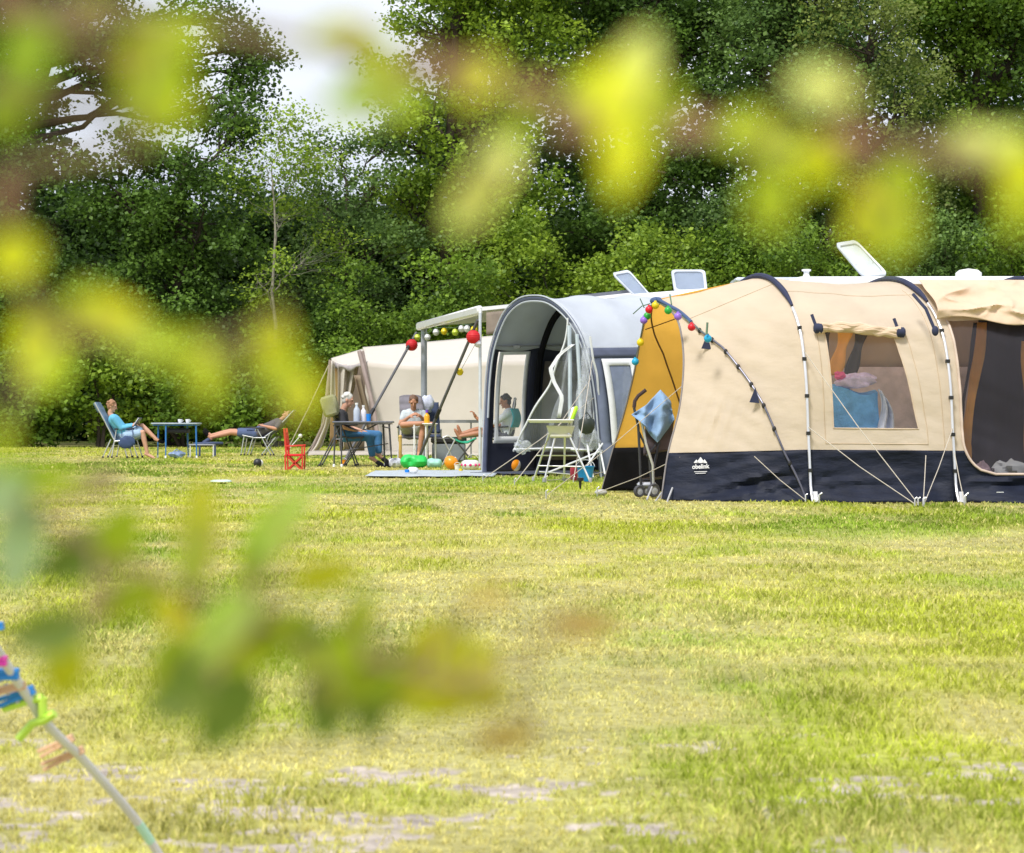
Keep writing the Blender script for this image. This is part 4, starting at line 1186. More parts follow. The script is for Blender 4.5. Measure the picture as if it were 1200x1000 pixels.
lan = [('lime', 489, 395.5, 39.6), ('white', 501, 395.5, 38.7), ('white', 511, 389.5, 37.9), ('yellow', 520.5, 388.5, 37.2), ('lime', 533.5, 389.5, 36.2), ('white', 541, 385.5, 35.6), ('white', 547.5, 385.5, 35.1), ('yellow', 555.5, 386.5, 34.5), ('white', 560, 403, 33.9), ('yellow', 539, 436, 34.6)]
b = MB(); b.tube([P(px, py - 5, Y) for c, px, py, Y in lan[:-1]] + [P(*lan[-1][1:])], .004, 5); b.build('cable', mat('green_cable'), lt, world=True)
for c, px, py, Y in lan:
    b = MB(); r_ = .062; b.lathe([(.0, r_), (.02, r_ * .98), (.045, r_ * .7), (r_, 0), (.045, -r_ * .7), (.02, -r_ * .98), (0, -r_)], P(px, py, Y), 12); b.build('lantern', bm(c), lt, world=True, label=c + ' lantern')
for px, py, Y, lab in ((482.5, 404.5, 39.5, 'round red lantern at the far end of the canopy rail'), (554.5, 395, 33.9, 'round red lantern at the near end of the canopy rail')):
    rl = thing('paper_lantern', P(px, py, Y) + V((0, 0, -.12)), lab, 'lantern', 'round red lanterns on the canopy')
    b = MB(); r_ = .115; b.lathe([(.03, r_ * .95)] + [(r_ * math.sin(math.pi * t) * (1 + .03 * math.cos(t * 60)), r_ * math.cos(math.pi * t)) for t in lin(.08, .92, 24)] + [(.03, -r_ * .95)], P(px, py, Y), 18); b.build('shade', mat('red_paper', (.72, .02, .03), rough=.6, trans=.3), rl, world=True)
    b = MB(); b.lathe([(0, .125), (.035, .12), (.035, .105), (0, .10)], P(px, py, Y), 10); b.tube([P(px, py, Y) + V((0, 0, .11)), P(px, py, Y) + V((0, 0, .2))], .004, 5); b.build('cap', blackp, rl, world=True)

# ------------------------------------------------------------------ cream tent
ct = thing('ridge_tent', (-2.6, 47, 0), 'cream canvas tent with a tied back porch at the far left of the row', 'tent')
wallp = lambda px, py, Y: P(px, py, Y)
# front wall, sagging roof line, roof
def cw(u, v):      # u along, v 0 ground .. 1 eaves
    px = 428 + (700 - 428) * u; Y = 46.4 - 1.2 * u
    z1_ = CH + (HY - (425 - 2 * u + 5 * math.sin(math.pi * min(1, u * 1.9)) * (1 if u < .53 else -.3))) / F * Y
    p = G(px, Y, z1_ * v)
    p.y -= .25 * (1 - v) ** 1.5 + .05 * (n1(u * 14, v * 3, 3) - .5)
    if u < .02: p.x += -.0
    return p
b = MB(); sheet(b, cw, lin(0, 1, 60), lin(0, 1, 20)); b.build('front_wall', cream, ct, world=True, solid=.006)
def rf(u, v):
    a = cw(u, 1); px = 425 + (700 - 425) * u; Y = 49.0 - 1.2 * u
    r_ = P(px, 407 - 27 * u, Y)
    p = a.lerp(r_, v); p.z += .10 * math.sin(math.pi * v) * .4 - .03 * math.sin(math.pi * u)
    return p
b = MB(); sheet(b, rf, lin(0, 1, 40), lin(0, 1, 10)); sheet(b, lambda u, v: rf(u, 1) + V((0, 3.2 * v, -2.3 * v)), lin(0, 1, 30), lin(0, 1, 8)); b.build('roof', mat('cream_roof', (.70, .655, .59), rough=.85, trans=.25, var=.03, bump=.006, bscale=4), ct, world=True, solid=.006)
# end wall towards the porch (seen in part), dark opening
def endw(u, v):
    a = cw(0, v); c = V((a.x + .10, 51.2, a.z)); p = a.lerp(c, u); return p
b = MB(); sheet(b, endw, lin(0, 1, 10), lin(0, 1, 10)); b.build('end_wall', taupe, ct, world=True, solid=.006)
# porch roof
pr = [P(388, 420, 49.5), P(425, 409, 48.6), P(427, 424, 46.4), P(389, 423, 47.5)]
b = MB(); sheet(b, lambda u, v: pr[0].lerp(pr[1], u).lerp(pr[3].lerp(pr[2], u), v) + V((0, 0, -.10 * math.sin(math.pi * u) * v)), lin(0, 1, 12), lin(0, 1, 8)); b.build('porch_roof', mat('cream_roof'), ct, world=True, solid=.006)
b = MB(); sheet(b, lambda u, v: pr[3].lerp(pr[2], u) + V((0, -.02, -.10 * math.sin(math.pi * u) - .10 * v * (1 + .4 * math.sin(u * 14)))), lin(0, 1, 16), lin(0, 1, 2)); b.build('porch_valance', mat('grey_trim', (.35, .32, .33)), ct, world=True, solid=.006)
# left column: curtain falling to the far peg; its inside is tan
def lc(u, v):
    a = P(387, 423, 47.4); f0 = [(0, 387, 423), (.35, 383, 470), (.7, 378, 500), (.9, 368, 522), (1, 360, 532)]
    px, py = interp(v, f0); wd = interp(v, [(0, 6), (.3, 12), (.7, 9), (1, 14)])
    return P(px + wd * (u - .2), py, 47.3 - 0.1 * v + .25 * math.sin(u * 9) * .3)
b = MB(); sheet(b, lc, lin(0, 1, 12), lin(0, 1, 24)); b.build('porch_curtain', cream, ct, world=True, solid=.008)
b = MB(); sheet(b, lambda u, v: P(390 + 9 * u - 4 * v, 425 + 95 * v, 49.3), lin(0, 1, 6), lin(0, 1, 10)); b.build('porch_lining', mat('tan_lining', (.42, .27, .13), rough=.9, trans=.3), ct, world=True, solid=.008)
def mc(u, v):      # white middle curtain, gathered to a waist
    x0_, x1_ = interp(v, [(0, 396, 421), (.3, 396, 415), (.55, 396, 407), (.8, 397, 405), (1, 398, 404)])
    return P(x0_ + (x1_ - x0_) * u, 427 + 100 * v, 47.2 + .12 * math.sin(u * 14))
b = MB(); sheet(b, mc, lin(0, 1, 24), lin(0, 1, 20)); b.build('porch_curtain', cream, ct, world=True, solid=.006)
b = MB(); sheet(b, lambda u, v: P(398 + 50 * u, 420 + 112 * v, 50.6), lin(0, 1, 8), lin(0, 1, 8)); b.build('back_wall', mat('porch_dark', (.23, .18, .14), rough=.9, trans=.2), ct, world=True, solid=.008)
b = MB(); b.tube([P(421, 412, 46.4), P(428, 440, 46.1), P(438, 480, 45.8), P(446, 534, 45.4)], .05, 8); b.tube([P(425, 412, 46.4), P(432, 450, 46.2), P(437, 500, 46.1), P(440, 534, 46.0)], .035, 8); b.build('corner_pole', mat('brown_grey_pole', (.27, .21, .19), rough=.7), ct, world=True)
b = MB(); sheet(b, lambda u, v: P(415 + 8 * u + 22 * v, 440 + 92 * v, 46.0 + .1 * math.sin(u * 7)), lin(0, 1, 8), lin(0, 1, 16)); b.build('tied_flap', taupe, ct, world=True, solid=.01)
b = MB()
b.tube([P(387, 422, 47.3), P(384, 460, 47.2), P(380, 495, 47.2), P(364, 531, 47.2)], .04, 6); b.build('porch_pole', mat('brown_grey_pole'), ct, world=True)
ropes(ct, [(P(387, 424, 47.3), G(335, 47.6, .02))], r=.012)
b = MB(); sheet(b, lambda u, v: G(362 + 228 * u, 45.7 - .1 * u + .2 * n1(u * 18, 3, 5), 0) + V((0, -.2 * v, .09 * (1 - v) + .02 * n1(u * 30, 1, 2))), lin(0, 1, 50), lin(0, 1, 2)); b.build('ground_flap', mat('dirty_cream', (.42, .38, .33), rough=.95), ct, world=True, solid=.01)
# ------------------------------------------------------------------ people
skin = mat('skin', (.58, .32, .22), rough=.55, var=.06, scale=14)
skin2 = mat('skin_tanned', (.50, .245, .15), rough=.55, var=.06, scale=14)
skin3 = mat('skin_deep_tan', (.40, .17, .09), rough=.5, var=.06, scale=14)

def remesh(b, name, m, parent, vox, it=1, **pr):
    """merge overlapping lumps into one continuous surface"""
    o = b.build(name, m, parent, world=True)
    r_ = o.modifiers.new('r', 'REMESH'); r_.mode = 'VOXEL'; r_.voxel_size = vox
    s_ = o.modifiers.new('s', 'SMOOTH'); s_.iterations = it; s_.factor = .5
    bpy.context.view_layer.update()
    me = bpy.data.meshes.new_from_object(o.evaluated_get(bpy.context.evaluated_depsgraph_get()))
    o.modifiers.clear(); old = o.data; o.data = me; bpy.data.meshes.remove(old)
    me.polygons.foreach_set('use_smooth', [True] * len(me.polygons))
    setp(o, **pr)
    return o

def hand(b, w_, d, n, curl=.9, side=1):
    """palm and five fingers from the wrist w_ along d; n = back of the hand"""
    d = d.normalized(); n = (n - d * n.dot(d)).normalized(); s = d.cross(n) * side
    b.cone(w_, w_ + d * .03, .026, .030); b.cone(w_ + d * .02 - s * .018, w_ + d * .075 - s * .026, .018, .016); b.cone(w_ + d * .02 + s * .018, w_ + d * .08 + s * .022, .018, .016); b.cone(w_ + d * .02, w_ + d * .085, .02, .018)
    for k, (o, L_) in enumerate(((-.030, .058), (-.010, .072), (.011, .078), (.031, .068))):
        p = w_ + d * .085 + s * o
        a1 = R(22 * curl); a2 = R(68 * curl); a3 = R(105 * curl)
        q1 = p + (d * math.cos(a1) - n * math.sin(a1)) * L_ * .45
        q2 = q1 + (d * math.cos(a2) - n * math.sin(a2)) * L_ * .32
        q3 = q2 + (d * math.cos(a3) - n * math.sin(a3)) * L_ * .23
        b.cone(p, q1, .0095, .009, 8); b.cone(q1, q2, .009, .0085, 8); b.cone(q2, q3, .0085, .0075, 8)
    t0 = w_ + d * .025 + s * .028; t1 = t0 + (d * .6 + s * .8 - n * .2).normalized() * .038; t2 = t1 + (d * .9 + s * .25 - n * .4).normalized() * .03
    b.cone(t0, t1, .013, .011, 8); b.cone(t1, t2, .011, .009, 8)

def person(label, J, face, sk, hair, hairm, shirt, shirtm, pants, pantsm, shoes=None, shoem=None, female=False, curl=.9, sleeve=.6, leglen=1.0, hat=None, pname='person'):
    J = {k: V(v) for k, v in J.items()}
    root = thing('person', V((J['pelvis'].x, J['pelvis'].y, min(J['anL'].z, J['anR'].z, .05))), label, 'person')
    up = (J['head'] - J['neck']).normalized(); f_ = V(face); f_ = (f_ - up * f_.dot(up) * .5).normalized()
    upv = (up - f_ * up.dot(f_)).normalized(); sx = f_.cross(upv)
    M = Matrix((sx, f_, upv)).transposed()
    hc = J['head']
    sw_ = .93 if female else 1.0
    def torso(b, g):
        pe, ch = J['pelvis'], J['chest']
        for s_ in ('L', 'R'):
            h_, sh = J['hip' + s_], J['sh' + s_]
            b.cone(h_, pe.lerp(ch, .35) + (h_ - pe) * .5, .105 * sw_ + g, .098 * sw_ + g)
            b.cone(pe.lerp(ch, .3) + (h_ - pe) * .6, ch + (sh - ch) * .42, .095 * sw_ + g, .112 * sw_ + g)
            b.cone(ch + (sh - ch) * .3, sh - (sh - ch) * .12, .10 * sw_ + g, .058 * sw_ + g)
        b.cone(pe, ch, .115 + g, .115 + g)
    b = MB()
    torso(b, 0)
    b.cone(J['chest'].lerp(J['neck'], .5), J['neck'], .062, .053); b.cone(J['neck'], hc - up * .04, .052, .055)
    b.ell(hc + M @ V((0, -.008, .018)), (.074, .093, .098), M, 18, 14)              # skull
    b.ell(hc + M @ V((0, .026, -.045)), (.054, .058, .066), M, 14, 10)              # jaw
    b.cone(hc + M @ V((0, .088, .004)), hc + M @ V((0, .106, -.028)), .010, .014, 8)   # nose
    b.ell(hc + M @ V((0, .078, -.058)), (.022, .014, .007), M, 10, 6)              # lips
    b.ell(hc + M @ V((0, .074, -.098)), (.022, .018, .016), M, 10, 6)
    for s_ in (-1, 1):
        b.ell(hc + M @ V((s_ * .078, -.01, -.008)), (.011, .022, .032), M, 10, 8)    # ears
        b.ell(hc + M @ V((s_ * .034, .077, .026)), (.024, .013, .009), M, 10, 6)     # brows
    for s_ in ('L', 'R'):
        sh, el, wr_ = J['sh' + s_], J['el' + s_], J['wr' + s_]
        b.cone(sh, el, .050 * sw_, .038); b.cone(el, el.lerp(wr_, .35), .039, .040); b.cone(el.lerp(wr_, .3), wr_, .040, .026)
        d = J['hd' + s_] - wr_ if 'hd' + s_ in J else wr_ - el
        n = V(J['hn' + s_]) if 'hn' + s_ in J else V((0, 0, 1))
        hand(b, wr_, d, n, curl, 1 if s_ == 'L' else -1)
        h_, kn, an, to = J['hip' + s_], J['kn' + s_], J['an' + s_], J['to' + s_]
        b.cone(h_, kn, .088, .058); b.cone(kn, kn.lerp(an, .35), .056, .056); b.cone(kn.lerp(an, .3), an, .056, .035)
        td = (to - an).normalized(); b.cone(an - td * .04 - V((0, 0, .0)), to, .038, .028); b.cone(to, to + td * .03, .030, .02)
    body = remesh(b, 'body', sk, root, .0075, 1)
    b = MB()
    for s_ in (-1, 1): b.ell(hc + M @ V((s_ * .033, .083, .006)), (.012, .006, .007), M, 10, 6)
    b.build('eyes', mat('eye_dark', (.03, .02, .02), rough=.3), root, world=True)
    b = MB(); b.ell(hc + M @ V((0, .090, -.058)), (.018, .006, .0035), M, 10, 6); b.build('mouth', mat('lip', (.35, .10, .09), rough=.5), root, world=True)
    if hair:
        b = MB()
        b.ell(hc + M @ V((0, -.022, .040)), (.084, .094, .088), M, 20, 14)
        vol = hair
        b.ell(hc + M @ V((0, -.045, -.012)), (.074, .06, .082), M, 16, 12)
        for k in range(22):
            a = random.uniform(-2.6, 2.6); e = random.uniform(-.25, 1.4)
            d = V((math.sin(a) * math.cos(e), -math.cos(a) * math.cos(e) , math.sin(e)))
            if d.y > .55 and d.z < .55: continue
            b.ell(hc + M @ V((d.x * .078, -.02 + d.y * .088, .03 + d.z * .085)), (.030 * vol, .030 * vol, .026 * vol), M, 8, 6)
        remesh(b, 'hair', hairm, root, .009, 1)
    b = MB(); torso(b, .016)
    for s_ in ('L', 'R'):
        sh, el, wr_ = J['sh' + s_], J['el' + s_], J['wr' + s_]
        if sleeve <= 1: b.cone(sh, sh.lerp(el, sleeve), .066, .056)
        else: b.cone(sh, el, .066, .052); b.cone(el, el.lerp(wr_, .9), .052, .042)
    b.cone(J['chest'].lerp(J['neck'], .3), J['chest'].lerp(J['neck'], .55), .085, .068)
    if shirt: remesh(b, 'shirt', shirtm, root, .012, 2)
    if pants:
        b = MB(); pe = J['pelvis']
        for s_ in ('L', 'R'):
            h_, kn, an = J['hip' + s_], J['kn' + s_], J['an' + s_]
            b.cone(pe.lerp(J['chest'], .22), h_, .135, .125)
            if pants <= 1: b.cone(h_, h_.lerp(kn, pants), .115, .095 if pants < .95 else .08)
            else: b.cone(h_, kn, .112, .078); b.cone(kn, kn.lerp(an, pants - 1), .078, .062)
        if female and pants <= 1: b.cone(J['hipL'].lerp(J['hipR'], .5), J['knL'].lerp(J['knR'], .5).lerp(J['hipL'], .25), .13, .10)
        remesh(b, 'skirt' if (female and pants <= 1) else ('jeans' if pants > 1 else 'shorts'), pantsm, root, .012, 2)
    if shoes:
        for s_ in shoes:
            b = MB(); an, to = J['an' + s_], J['to' + s_]; td = (to - an).normalized()
            b.cone(an.lerp(to, .62) - V((0, 0, .006)), to + td * .02, .042, .041); b.cone(to, to + td * .05, .043, .03)
            remesh(b, 'shoe', shoem, root, .012, 1)
    return root
def PJ(d, Y, w_=.17):
    """joints given as (px, py) or (px, py, dy); L nearer to the viewer for side-on poses"""
    J = {}
    for k, v in d.items():
        dy = v[2] if len(v) > 2 else (-w_ if k.endswith('L') else w_ if k.endswith('R') else 0)
        J[k] = P(v[0], v[1], Y + dy)
    return J

hair_grey = mat('hair_white', (.58, .57, .53), rough=.8, var=.2, scale=30)
hair_red = mat('hair_ginger_grey', (.34, .18, .10), rough=.8, var=.25, scale=30)
hair_dark = mat('hair_dark', (.05, .045, .045), rough=.8, var=.25, scale=30)
hair_brown = mat('hair_brown', (.16, .09, .06), rough=.8, var=.25, scale=30)

# woman reading in the blue chair
J = PJ(dict(head=(131.5, 476), neck=(129, 484.5), chest=(134, 493), pelvis=(147.5, 510), shL=(133, 490.5), shR=(134, 490.5), elL=(142, 502), elR=(145, 500), wrL=(155, 499.5, -.08), wrR=(156, 498, .08),
            hipL=(149, 511, -.09), hipR=(149, 511, .09), knL=(167, 507, -.10), knR=(166.5, 499.5, .04), anL=(173, 533, -.10), anR=(184, 515.5, -.02), toL=(180, 536.5, -.12), toR=(189, 517.5, -.04)), 42.9)
J['hdL'] = P(160, 497, 42.8); J['hdR'] = P(161, 495, 43.0)
woman = person('woman with short reddish hair in light blue reading in a blue grey chair', J, (1, 0, -.35), skin, 1.15, hair_red, 1, mat('sky_blue_top', (.12, .42, .62), rough=.85, bump=.006, bscale=9), .7, mat('pale_blue_skirt', (.35, .50, .68), rough=.85), shoes='R', shoem=blackf, female=True, sleeve=1.5)
b = MB(); c = P(161.5, 494.5, 42.85); q = Matrix.Rotation(R(35), 3, 'Y'); b.box(c, (.02, .30, .20), q, bev=.005); bk = b.build('book', mat('book_cover', (.08, .10, .16), rough=.4), None)
setp(bk, 'dark covered book held open by the woman in the blue chair', 'book')
b = MB(); b.box(c + q @ V((-.014, 0, 0)), (.012, .28, .185), q, bev=.003); pg = b.build('pages', whitep, bk, world=True)

# man lying back with his feet on a stool
J = PJ(dict(head=(337.5, 486.5), neck=(331, 491), chest=(324, 498), pelvis=(300, 508), shL=(328, 496), shR=(328, 494.5), elL=(323, 502.5, -.27), elR=(320, 500, .27), wrL=(309.5, 499.5, -.12), wrR=(309, 498.5, .1),
            hipL=(299, 509, -.09), hipR=(299, 508, .09), knL=(271, 507, -.10), knR=(270, 505.5, .10), anL=(246, 513, -.08), anR=(247, 510.5, .08), toL=(240.5, 507.5, -.10), toR=(241.5, 505, .10)), 45.6)
J['hdL'] = P(305, 498.5, 45.6); J['hdR'] = P(305, 498, 45.7)
person('man in dark grey shirt and blue shorts lying back with his feet up', J, (-.45, 0, .8), skin2, 1.0, hair_brown, 1, mat('dark_grey_shirt', (.10, .09, .10), rough=.85), .62, mat('blue_shorts', (.07, .10, .20), rough=.85), shoes='LR', shoem=blackf, sleeve=.75)

# white haired person at the table
J = PJ(dict(head=(408, 469), neck=(402.5, 479.5), chest=(399, 489), pelvis=(403, 508), shL=(399.5, 485, -.19), shR=(401, 484.5, .19), elL=(404, 501, -.25), elR=(406, 500, .22), wrL=(419, 505, -.13), wrR=(424, 505, .05),
            hipL=(405, 510.5, -.10), hipR=(405, 510, .10), knL=(433, 512, -.11), knR=(443, 510, .12), anL=(437, 538, -.12), anR=(444, 534, .1), toL=(446, 544, -.14), toR=(452, 540, .1)), 35.5)
person('white haired person in black top and rolled up jeans at the grey table', J, (1, -.12, -.18), skin, 1.1, hair_grey, 1, mat('black_top', (.03, .03, .035), rough=.85), 1.78, mat('denim', (.05, .17, .36), rough=.9, var=.25, scale=8, bump=.008, bscale=12), sleeve=.7, shoes='LR', shoem=mat('slipper_black', (.015, .012, .02), rough=.7), female=True)

# man facing the camera, one ankle on the other knee
YM = 38.2
J = {k: P(px, py, YM + dy) for k, (px, py, dy) in dict(head=(484.5, 471, -.12), neck=(484.5, 480.5, -.03), chest=(485, 488.5, 0), pelvis=(485, 507, .02), shL=(474, 484.5, 0), shR=(496, 484.5, 0), elL=(469, 497, -.10), elR=(501, 496, -.1), wrL=(480, 488.5, -.32), wrR=(492, 487.5, -.32),
     hipL=(480, 508, 0), hipR=(490.5, 508, 0), knL=(472, 498, -.42), knR=(496, 500, -.48), anL=(498, 496, -.60), anR=(491, 531, -.50), toL=(508, 496.5, -.62), toR=(490, 538, -.62)).items()}
J['hdL'] = P(486, 485, YM - .35); J['hdR'] = P(487, 485, YM - .36); J['hnL'] = V((0, -.6, .8)); J['hnR'] = V((0, -.6, .8))
person('barefoot man in pale shirt looking down at his hands, ankle on knee', J, (0.05, -1, -.38), skin2, .8, hair_brown, 1, mat('pale_shirt', (.50, .56, .60), rough=.85, var=.2, scale=9), .8, mat('grey_green_shorts', (.36, .36, .32), rough=.85), sleeve=.55)

# person lying back behind the awning, seen partly through its window
YL = 36.2
J = PJ(dict(head=(592, 470.5), neck=(596, 479), chest=(598, 488), pelvis=(594, 509), shL=(596, 484, -.19), shR=(599, 484, .19), elL=(573, 501, -.24), elR=(584, 500, .2), wrL=(557.5, 489, -.2), wrR=(572, 506, .05),
            hipL=(592, 511, -.09), hipR=(592, 510, .09), knL=(562, 508, -.12), knR=(563, 503, .1), anL=(538, 512, -.1), anR=(540, 509, .06), toL=(534, 505, -.1), toR=(537, 501, .06)), YL)
J['hdL'] = P(554, 482, YL - .2)
person('tanned dark haired person lying back behind the awning window, bare legs up', J, (-1, -.15, -.1), skin3, 1.1, hair_dark, 1, mat('white_shirt', (.66, .70, .74), rough=.85), .5, mat('dark_shorts', (.05, .05, .07)), sleeve=.7)

# ------------------------------------------------------------------ camping furniture
def recliner(name, label, Y, back, seat, legs, m_pad, m_fr, W=.52, head=None, arm=None, foot_bar=None, cat='chair', group=None):
    """side-on chair: back and seat are lists of (px, py) along the pad, legs are pairs of ends, mirrored over the width"""
    base = P(seat[len(seat) // 2][0], 530, Y); base.z = 0
    root = thing(name, base, label, cat, group)
    def pad(pts, th, nm, wdt=W):
        pts = [P(px, py, Y) for px, py in pts]
        tab = smooth_tab([(i / (len(pts) - 1), *p) for i, p in enumerate(pts)], 30) if len(pts) > 2 else [(i / (len(pts) - 1), *p) for i, p in enumerate(pts)]
        b = MB()
        k = 22
        ring = []
        for j in range(k + 1):
            t = j / k; p = V(interp(t, tab)); q = V(interp(min(1, t + .04), tab)) - V(interp(max(0, t - .04), tab)); q.normalize()
            n = q.cross(V((0, 1, 0))).normalized()
            e = min(1, min(t, 1 - t) * 14 + .35); puff = th * e * (1 + .18 * math.cos(t * 2 * math.pi * 5))
            ring.append([p + V((0, a * wdt / 2, 0)) + n * c * puff / 2 for a, c in ((-1, -.5), (-1, .5), (-.9, 1), (0, 1.15), (.9, 1), (1, .5), (1, -.5), (.9, -1), (0, -1.1), (-.9, -1))])
        kk = len(ring[0]); vs = [p for r_ in ring for p in r_]; fs = [(i * kk + j, i * kk + (j + 1) % kk, (i + 1) * kk + (j + 1) % kk, (i + 1) * kk + j) for i in range(k) for j in range(kk)]
        fs.append(tuple(range(kk))[::-1]); fs.append(tuple(range(k * kk, (k + 1) * kk)))
        b.add(vs, fs); return b.build(nm, m_pad, root, world=True)
    pad(back, .05, 'backrest'); pad(seat, .05, 'seat')
    if head: pad(head, .08, 'headrest', W * .8)
    for s_ in (-1, 1):
        dy = V((0, s_ * (W / 2 + .02), 0))
        b = MB()
        for lst in (back, seat):
            b.tube([P(px, py, Y) + dy for px, py in lst], .0125, 8)
        b.build('side_frame', m_fr, root, world=True)
        for l_ in legs:
            b = MB(); pts = [P(px, py, Y) + dy for px, py in l_]; pts[-1].z = max(.01, pts[-1].z); b.tube(pts, .0125, 8); lg = b.build('leg', m_fr, root, world=True)
            b = MB(); b.lathe([(0, -.005), (.022, 0), (.022, .03), (.014, .04)], V((pts[-1].x, pts[-1].y, 0.0)), 10); b.build('foot', blackp, lg, world=True)
        if arm:
            b = MB(); b.bar(P(*arm[0], Y) + dy * 1.05, P(*arm[1], Y) + dy * 1.05, .05, .03, bev=.01); b.build('armrest', blackp, root, world=True)
    b = MB()
    for l_ in (foot_bar or []): b.tube([P(*l_, Y) - V((0, W / 2, 0)), P(*l_, Y) + V((0, W / 2, 0))], .011, 8)
    if b.v: b.build('cross_bar', m_fr, root, world=True)
    return root
alu = mat('aluminium', (.62, .63, .65), rough=.35, metal=.7)
darkfr = mat('dark_frame', (.09, .09, .10), rough=.4, metal=.4)
bl_pad = mat('blue_grey_pad', (.16, .25, .36), rough=.9, var=.12, scale=8)
recliner('reclining_chair', 'blue grey reclining chair with aluminium legs under the reading woman', 43.05, [(138, 518), (126, 494), (114, 472)], [(137, 517), (150, 516), (163, 513)],
         [[(140, 500), (134, 536.5)], [(133, 515), (123.5, 536)], [(157, 514), (164, 536.5)], [(146, 515), (152, 536)]], bl_pad, alu, head=[(119, 483), (113, 472)], arm=((137, 503), (160, 502)), foot_bar=[(137, 522), (160, 522)])
navy_pad = mat('navy_pad', (.05, .07, .14), rough=.9, var=.1)
recliner('reclining_chair', 'dark blue reclining chair with crossed aluminium legs under the man lying back', 45.7, [(312, 512), (326, 502), (346, 481)], [(313, 513), (300, 513), (286, 510)],
         [[(302, 502), (292, 533)], [(303, 502), (319, 533)], [(288, 511), (284.5, 532.5)], [(318, 508), (312, 522), (325, 512), (309, 532)]], navy_pad, alu, arm=((290, 501), (312, 502)), foot_bar=[(297, 520), (313, 520)])
olive = mat('olive_grey_pad', (.13, .13, .11), rough=.9, var=.1)
recliner('camping_chair', 'black framed camping chair with a grey headrest under the white haired person', 35.55, [(399, 512), (393, 490), (385, 466)], [(398, 511), (412, 513), (428, 512)],
         [[(400, 499), (376, 545)], [(402, 499), (418, 545)], [(426, 513), (404, 545)]], olive, darkfr, W=.5, head=[(391, 489), (384, 464)], arm=((392, 499), (418, 498)), foot_bar=[(376, 544), (418, 544), (404, 544), (405, 527)])
recliner('reclining_chair', 'dark reclining chair behind the awning under the tanned person', 36.3, [(595, 514), (600, 492), (604, 466)], [(594, 514), (580, 514), (568, 511)],
         [[(584, 500), (573, 541)], [(586, 500), (602, 541)], [(572, 512), (592, 541)]], mat('dark_blue_pad', (.03, .04, .09)), alu, arm=((572, 502), (596, 500)))
b = MB(); sheet(b, lambda u, v: P(598 + 9 * u, 479 + 22 * v, 36.0 - .35 * (1 - u)) + V((.05 * math.sin(v * 3), -.04 * math.sin(u * 3.1), 0)), lin(0, 1, 8), lin(0, 1, 14)); setp(b.build('towel', mat('cyan_towel', (.02, .42, .55), rough=.95), solid=.015), 'bright cyan towel over the chair behind the awning window', 'towel')

hp_ = [o for o in bpy.data.objects if o.name.startswith('camping_chair')][0]
b = MB(); b.box(P(387, 476, 35.35), (.27, .36, .36), Matrix.Rotation(R(-16), 3, 'Y'), bev=.04); b.build('head_cushion', mat('olive_cushion', (.24, .24, .16), rough=.95, bump=.01, bscale=12), hp_, world=True)
# front-on high backed chair of the man
ch = thing('camping_chair', G(485, 38.3), 'grey high backed camping chair with black armrests facing the camera', 'chair')
gp_ = mat('grey_pad', (.19, .18, .21), rough=.9, var=.1)
b = MB(); c0, c1 = P(485, 508, 38.45), P(481, 463, 38.85)
sheet(b, lambda u, v: c0.lerp(c1, v) + V(((u - .5) * .46 * (1 - .12 * v ** 4), -.03 * math.cos((u - .5) * 3) - .012 * math.cos(v * 30), -.03 * (2 * abs(u - .5)) ** 4 * (v > .9))), lin(0, 1, 10), lin(0, 1, 30)); b.build('backrest', gp_, ch, world=True, solid=.05)
b = MB(); s0, s1 = P(485, 510, 38.45), P(485, 512, 37.95); sheet(b, lambda u, v: s0.lerp(s1, v) + V(((u - .5) * .48, 0, -.02 * math.cos((u - .5) * 3))), lin(0, 1, 8), lin(0, 1, 8)); b.build('seat', gp_, ch, world=True, solid=.05)
for s_ in (-1, 1):
    x = c0.x + s_ * .27
    b = MB(); b.bar((x, 38.45, .68), (x, 37.95, .66), .055, .03, bev=.01); b.build('armrest', blackp, ch, world=True)
    for a, c in (((x, 38.0, .66), (x, 38.5, 0)), ((x, 38.4, .66), (x, 37.9, 0))):
        b = MB(); b.tube([a, c], .0125, 8); b.build('leg', alu, ch, world=True)
b = MB(); b.tube([(c0.x - .27, 37.93, .05), (c0.x + .27, 37.93, .05)], .011); b.tube([(c0.x - .27, 38.2, .33), (c0.x + .27, 38.2, .33)], .011); b.build('cross_bar', alu, ch, world=True)
b = MB(); lump(b, P(500, 474, 38.9), (.13, .09, .17), 77, amp=.3); setp(b.build('towel_bundle', mat('white_blue_towel', (.62, .66, .82), rough=.95, var=.3, scale=9)), 'white and pale blue towel bundled behind the man facing the camera', 'towel')

# second chair back beside him carries the towel
ch2 = thing('camping_chair', G(501, 39.1), 'empty grey camping chair behind the man facing the camera', 'chair')
b = MB(); c0, c1 = P(503, 508, 39.0), P(501, 472, 39.2); sheet(b, lambda u, v: c0.lerp(c1, v) + V(((u - .5) * .42, -.03 * math.cos((u - .5) * 3), 0)), lin(0, 1, 8), lin(0, 1, 12)); b.build('backrest', navy_pad, ch2, world=True, solid=.04)
b = MB(); s0, s1 = P(503, 510, 39.0), P(503, 512, 38.6); sheet(b, lambda u, v: s0.lerp(s1, v) + V(((u - .5) * .44, 0, 0)), lin(0, 1, 6), lin(0, 1, 6)); b.build('seat', navy_pad, ch2, world=True, solid=.04)
for sx_ in (-.23, .23):
    for a, c in ((38.65, 39.1), (39.05, 38.6)):
        b = MB(); b.tube([(c0.x + sx_, a, .62), (c0.x + sx_, c, 0)], .012, 8); b.build('leg', alu, ch2, world=True)

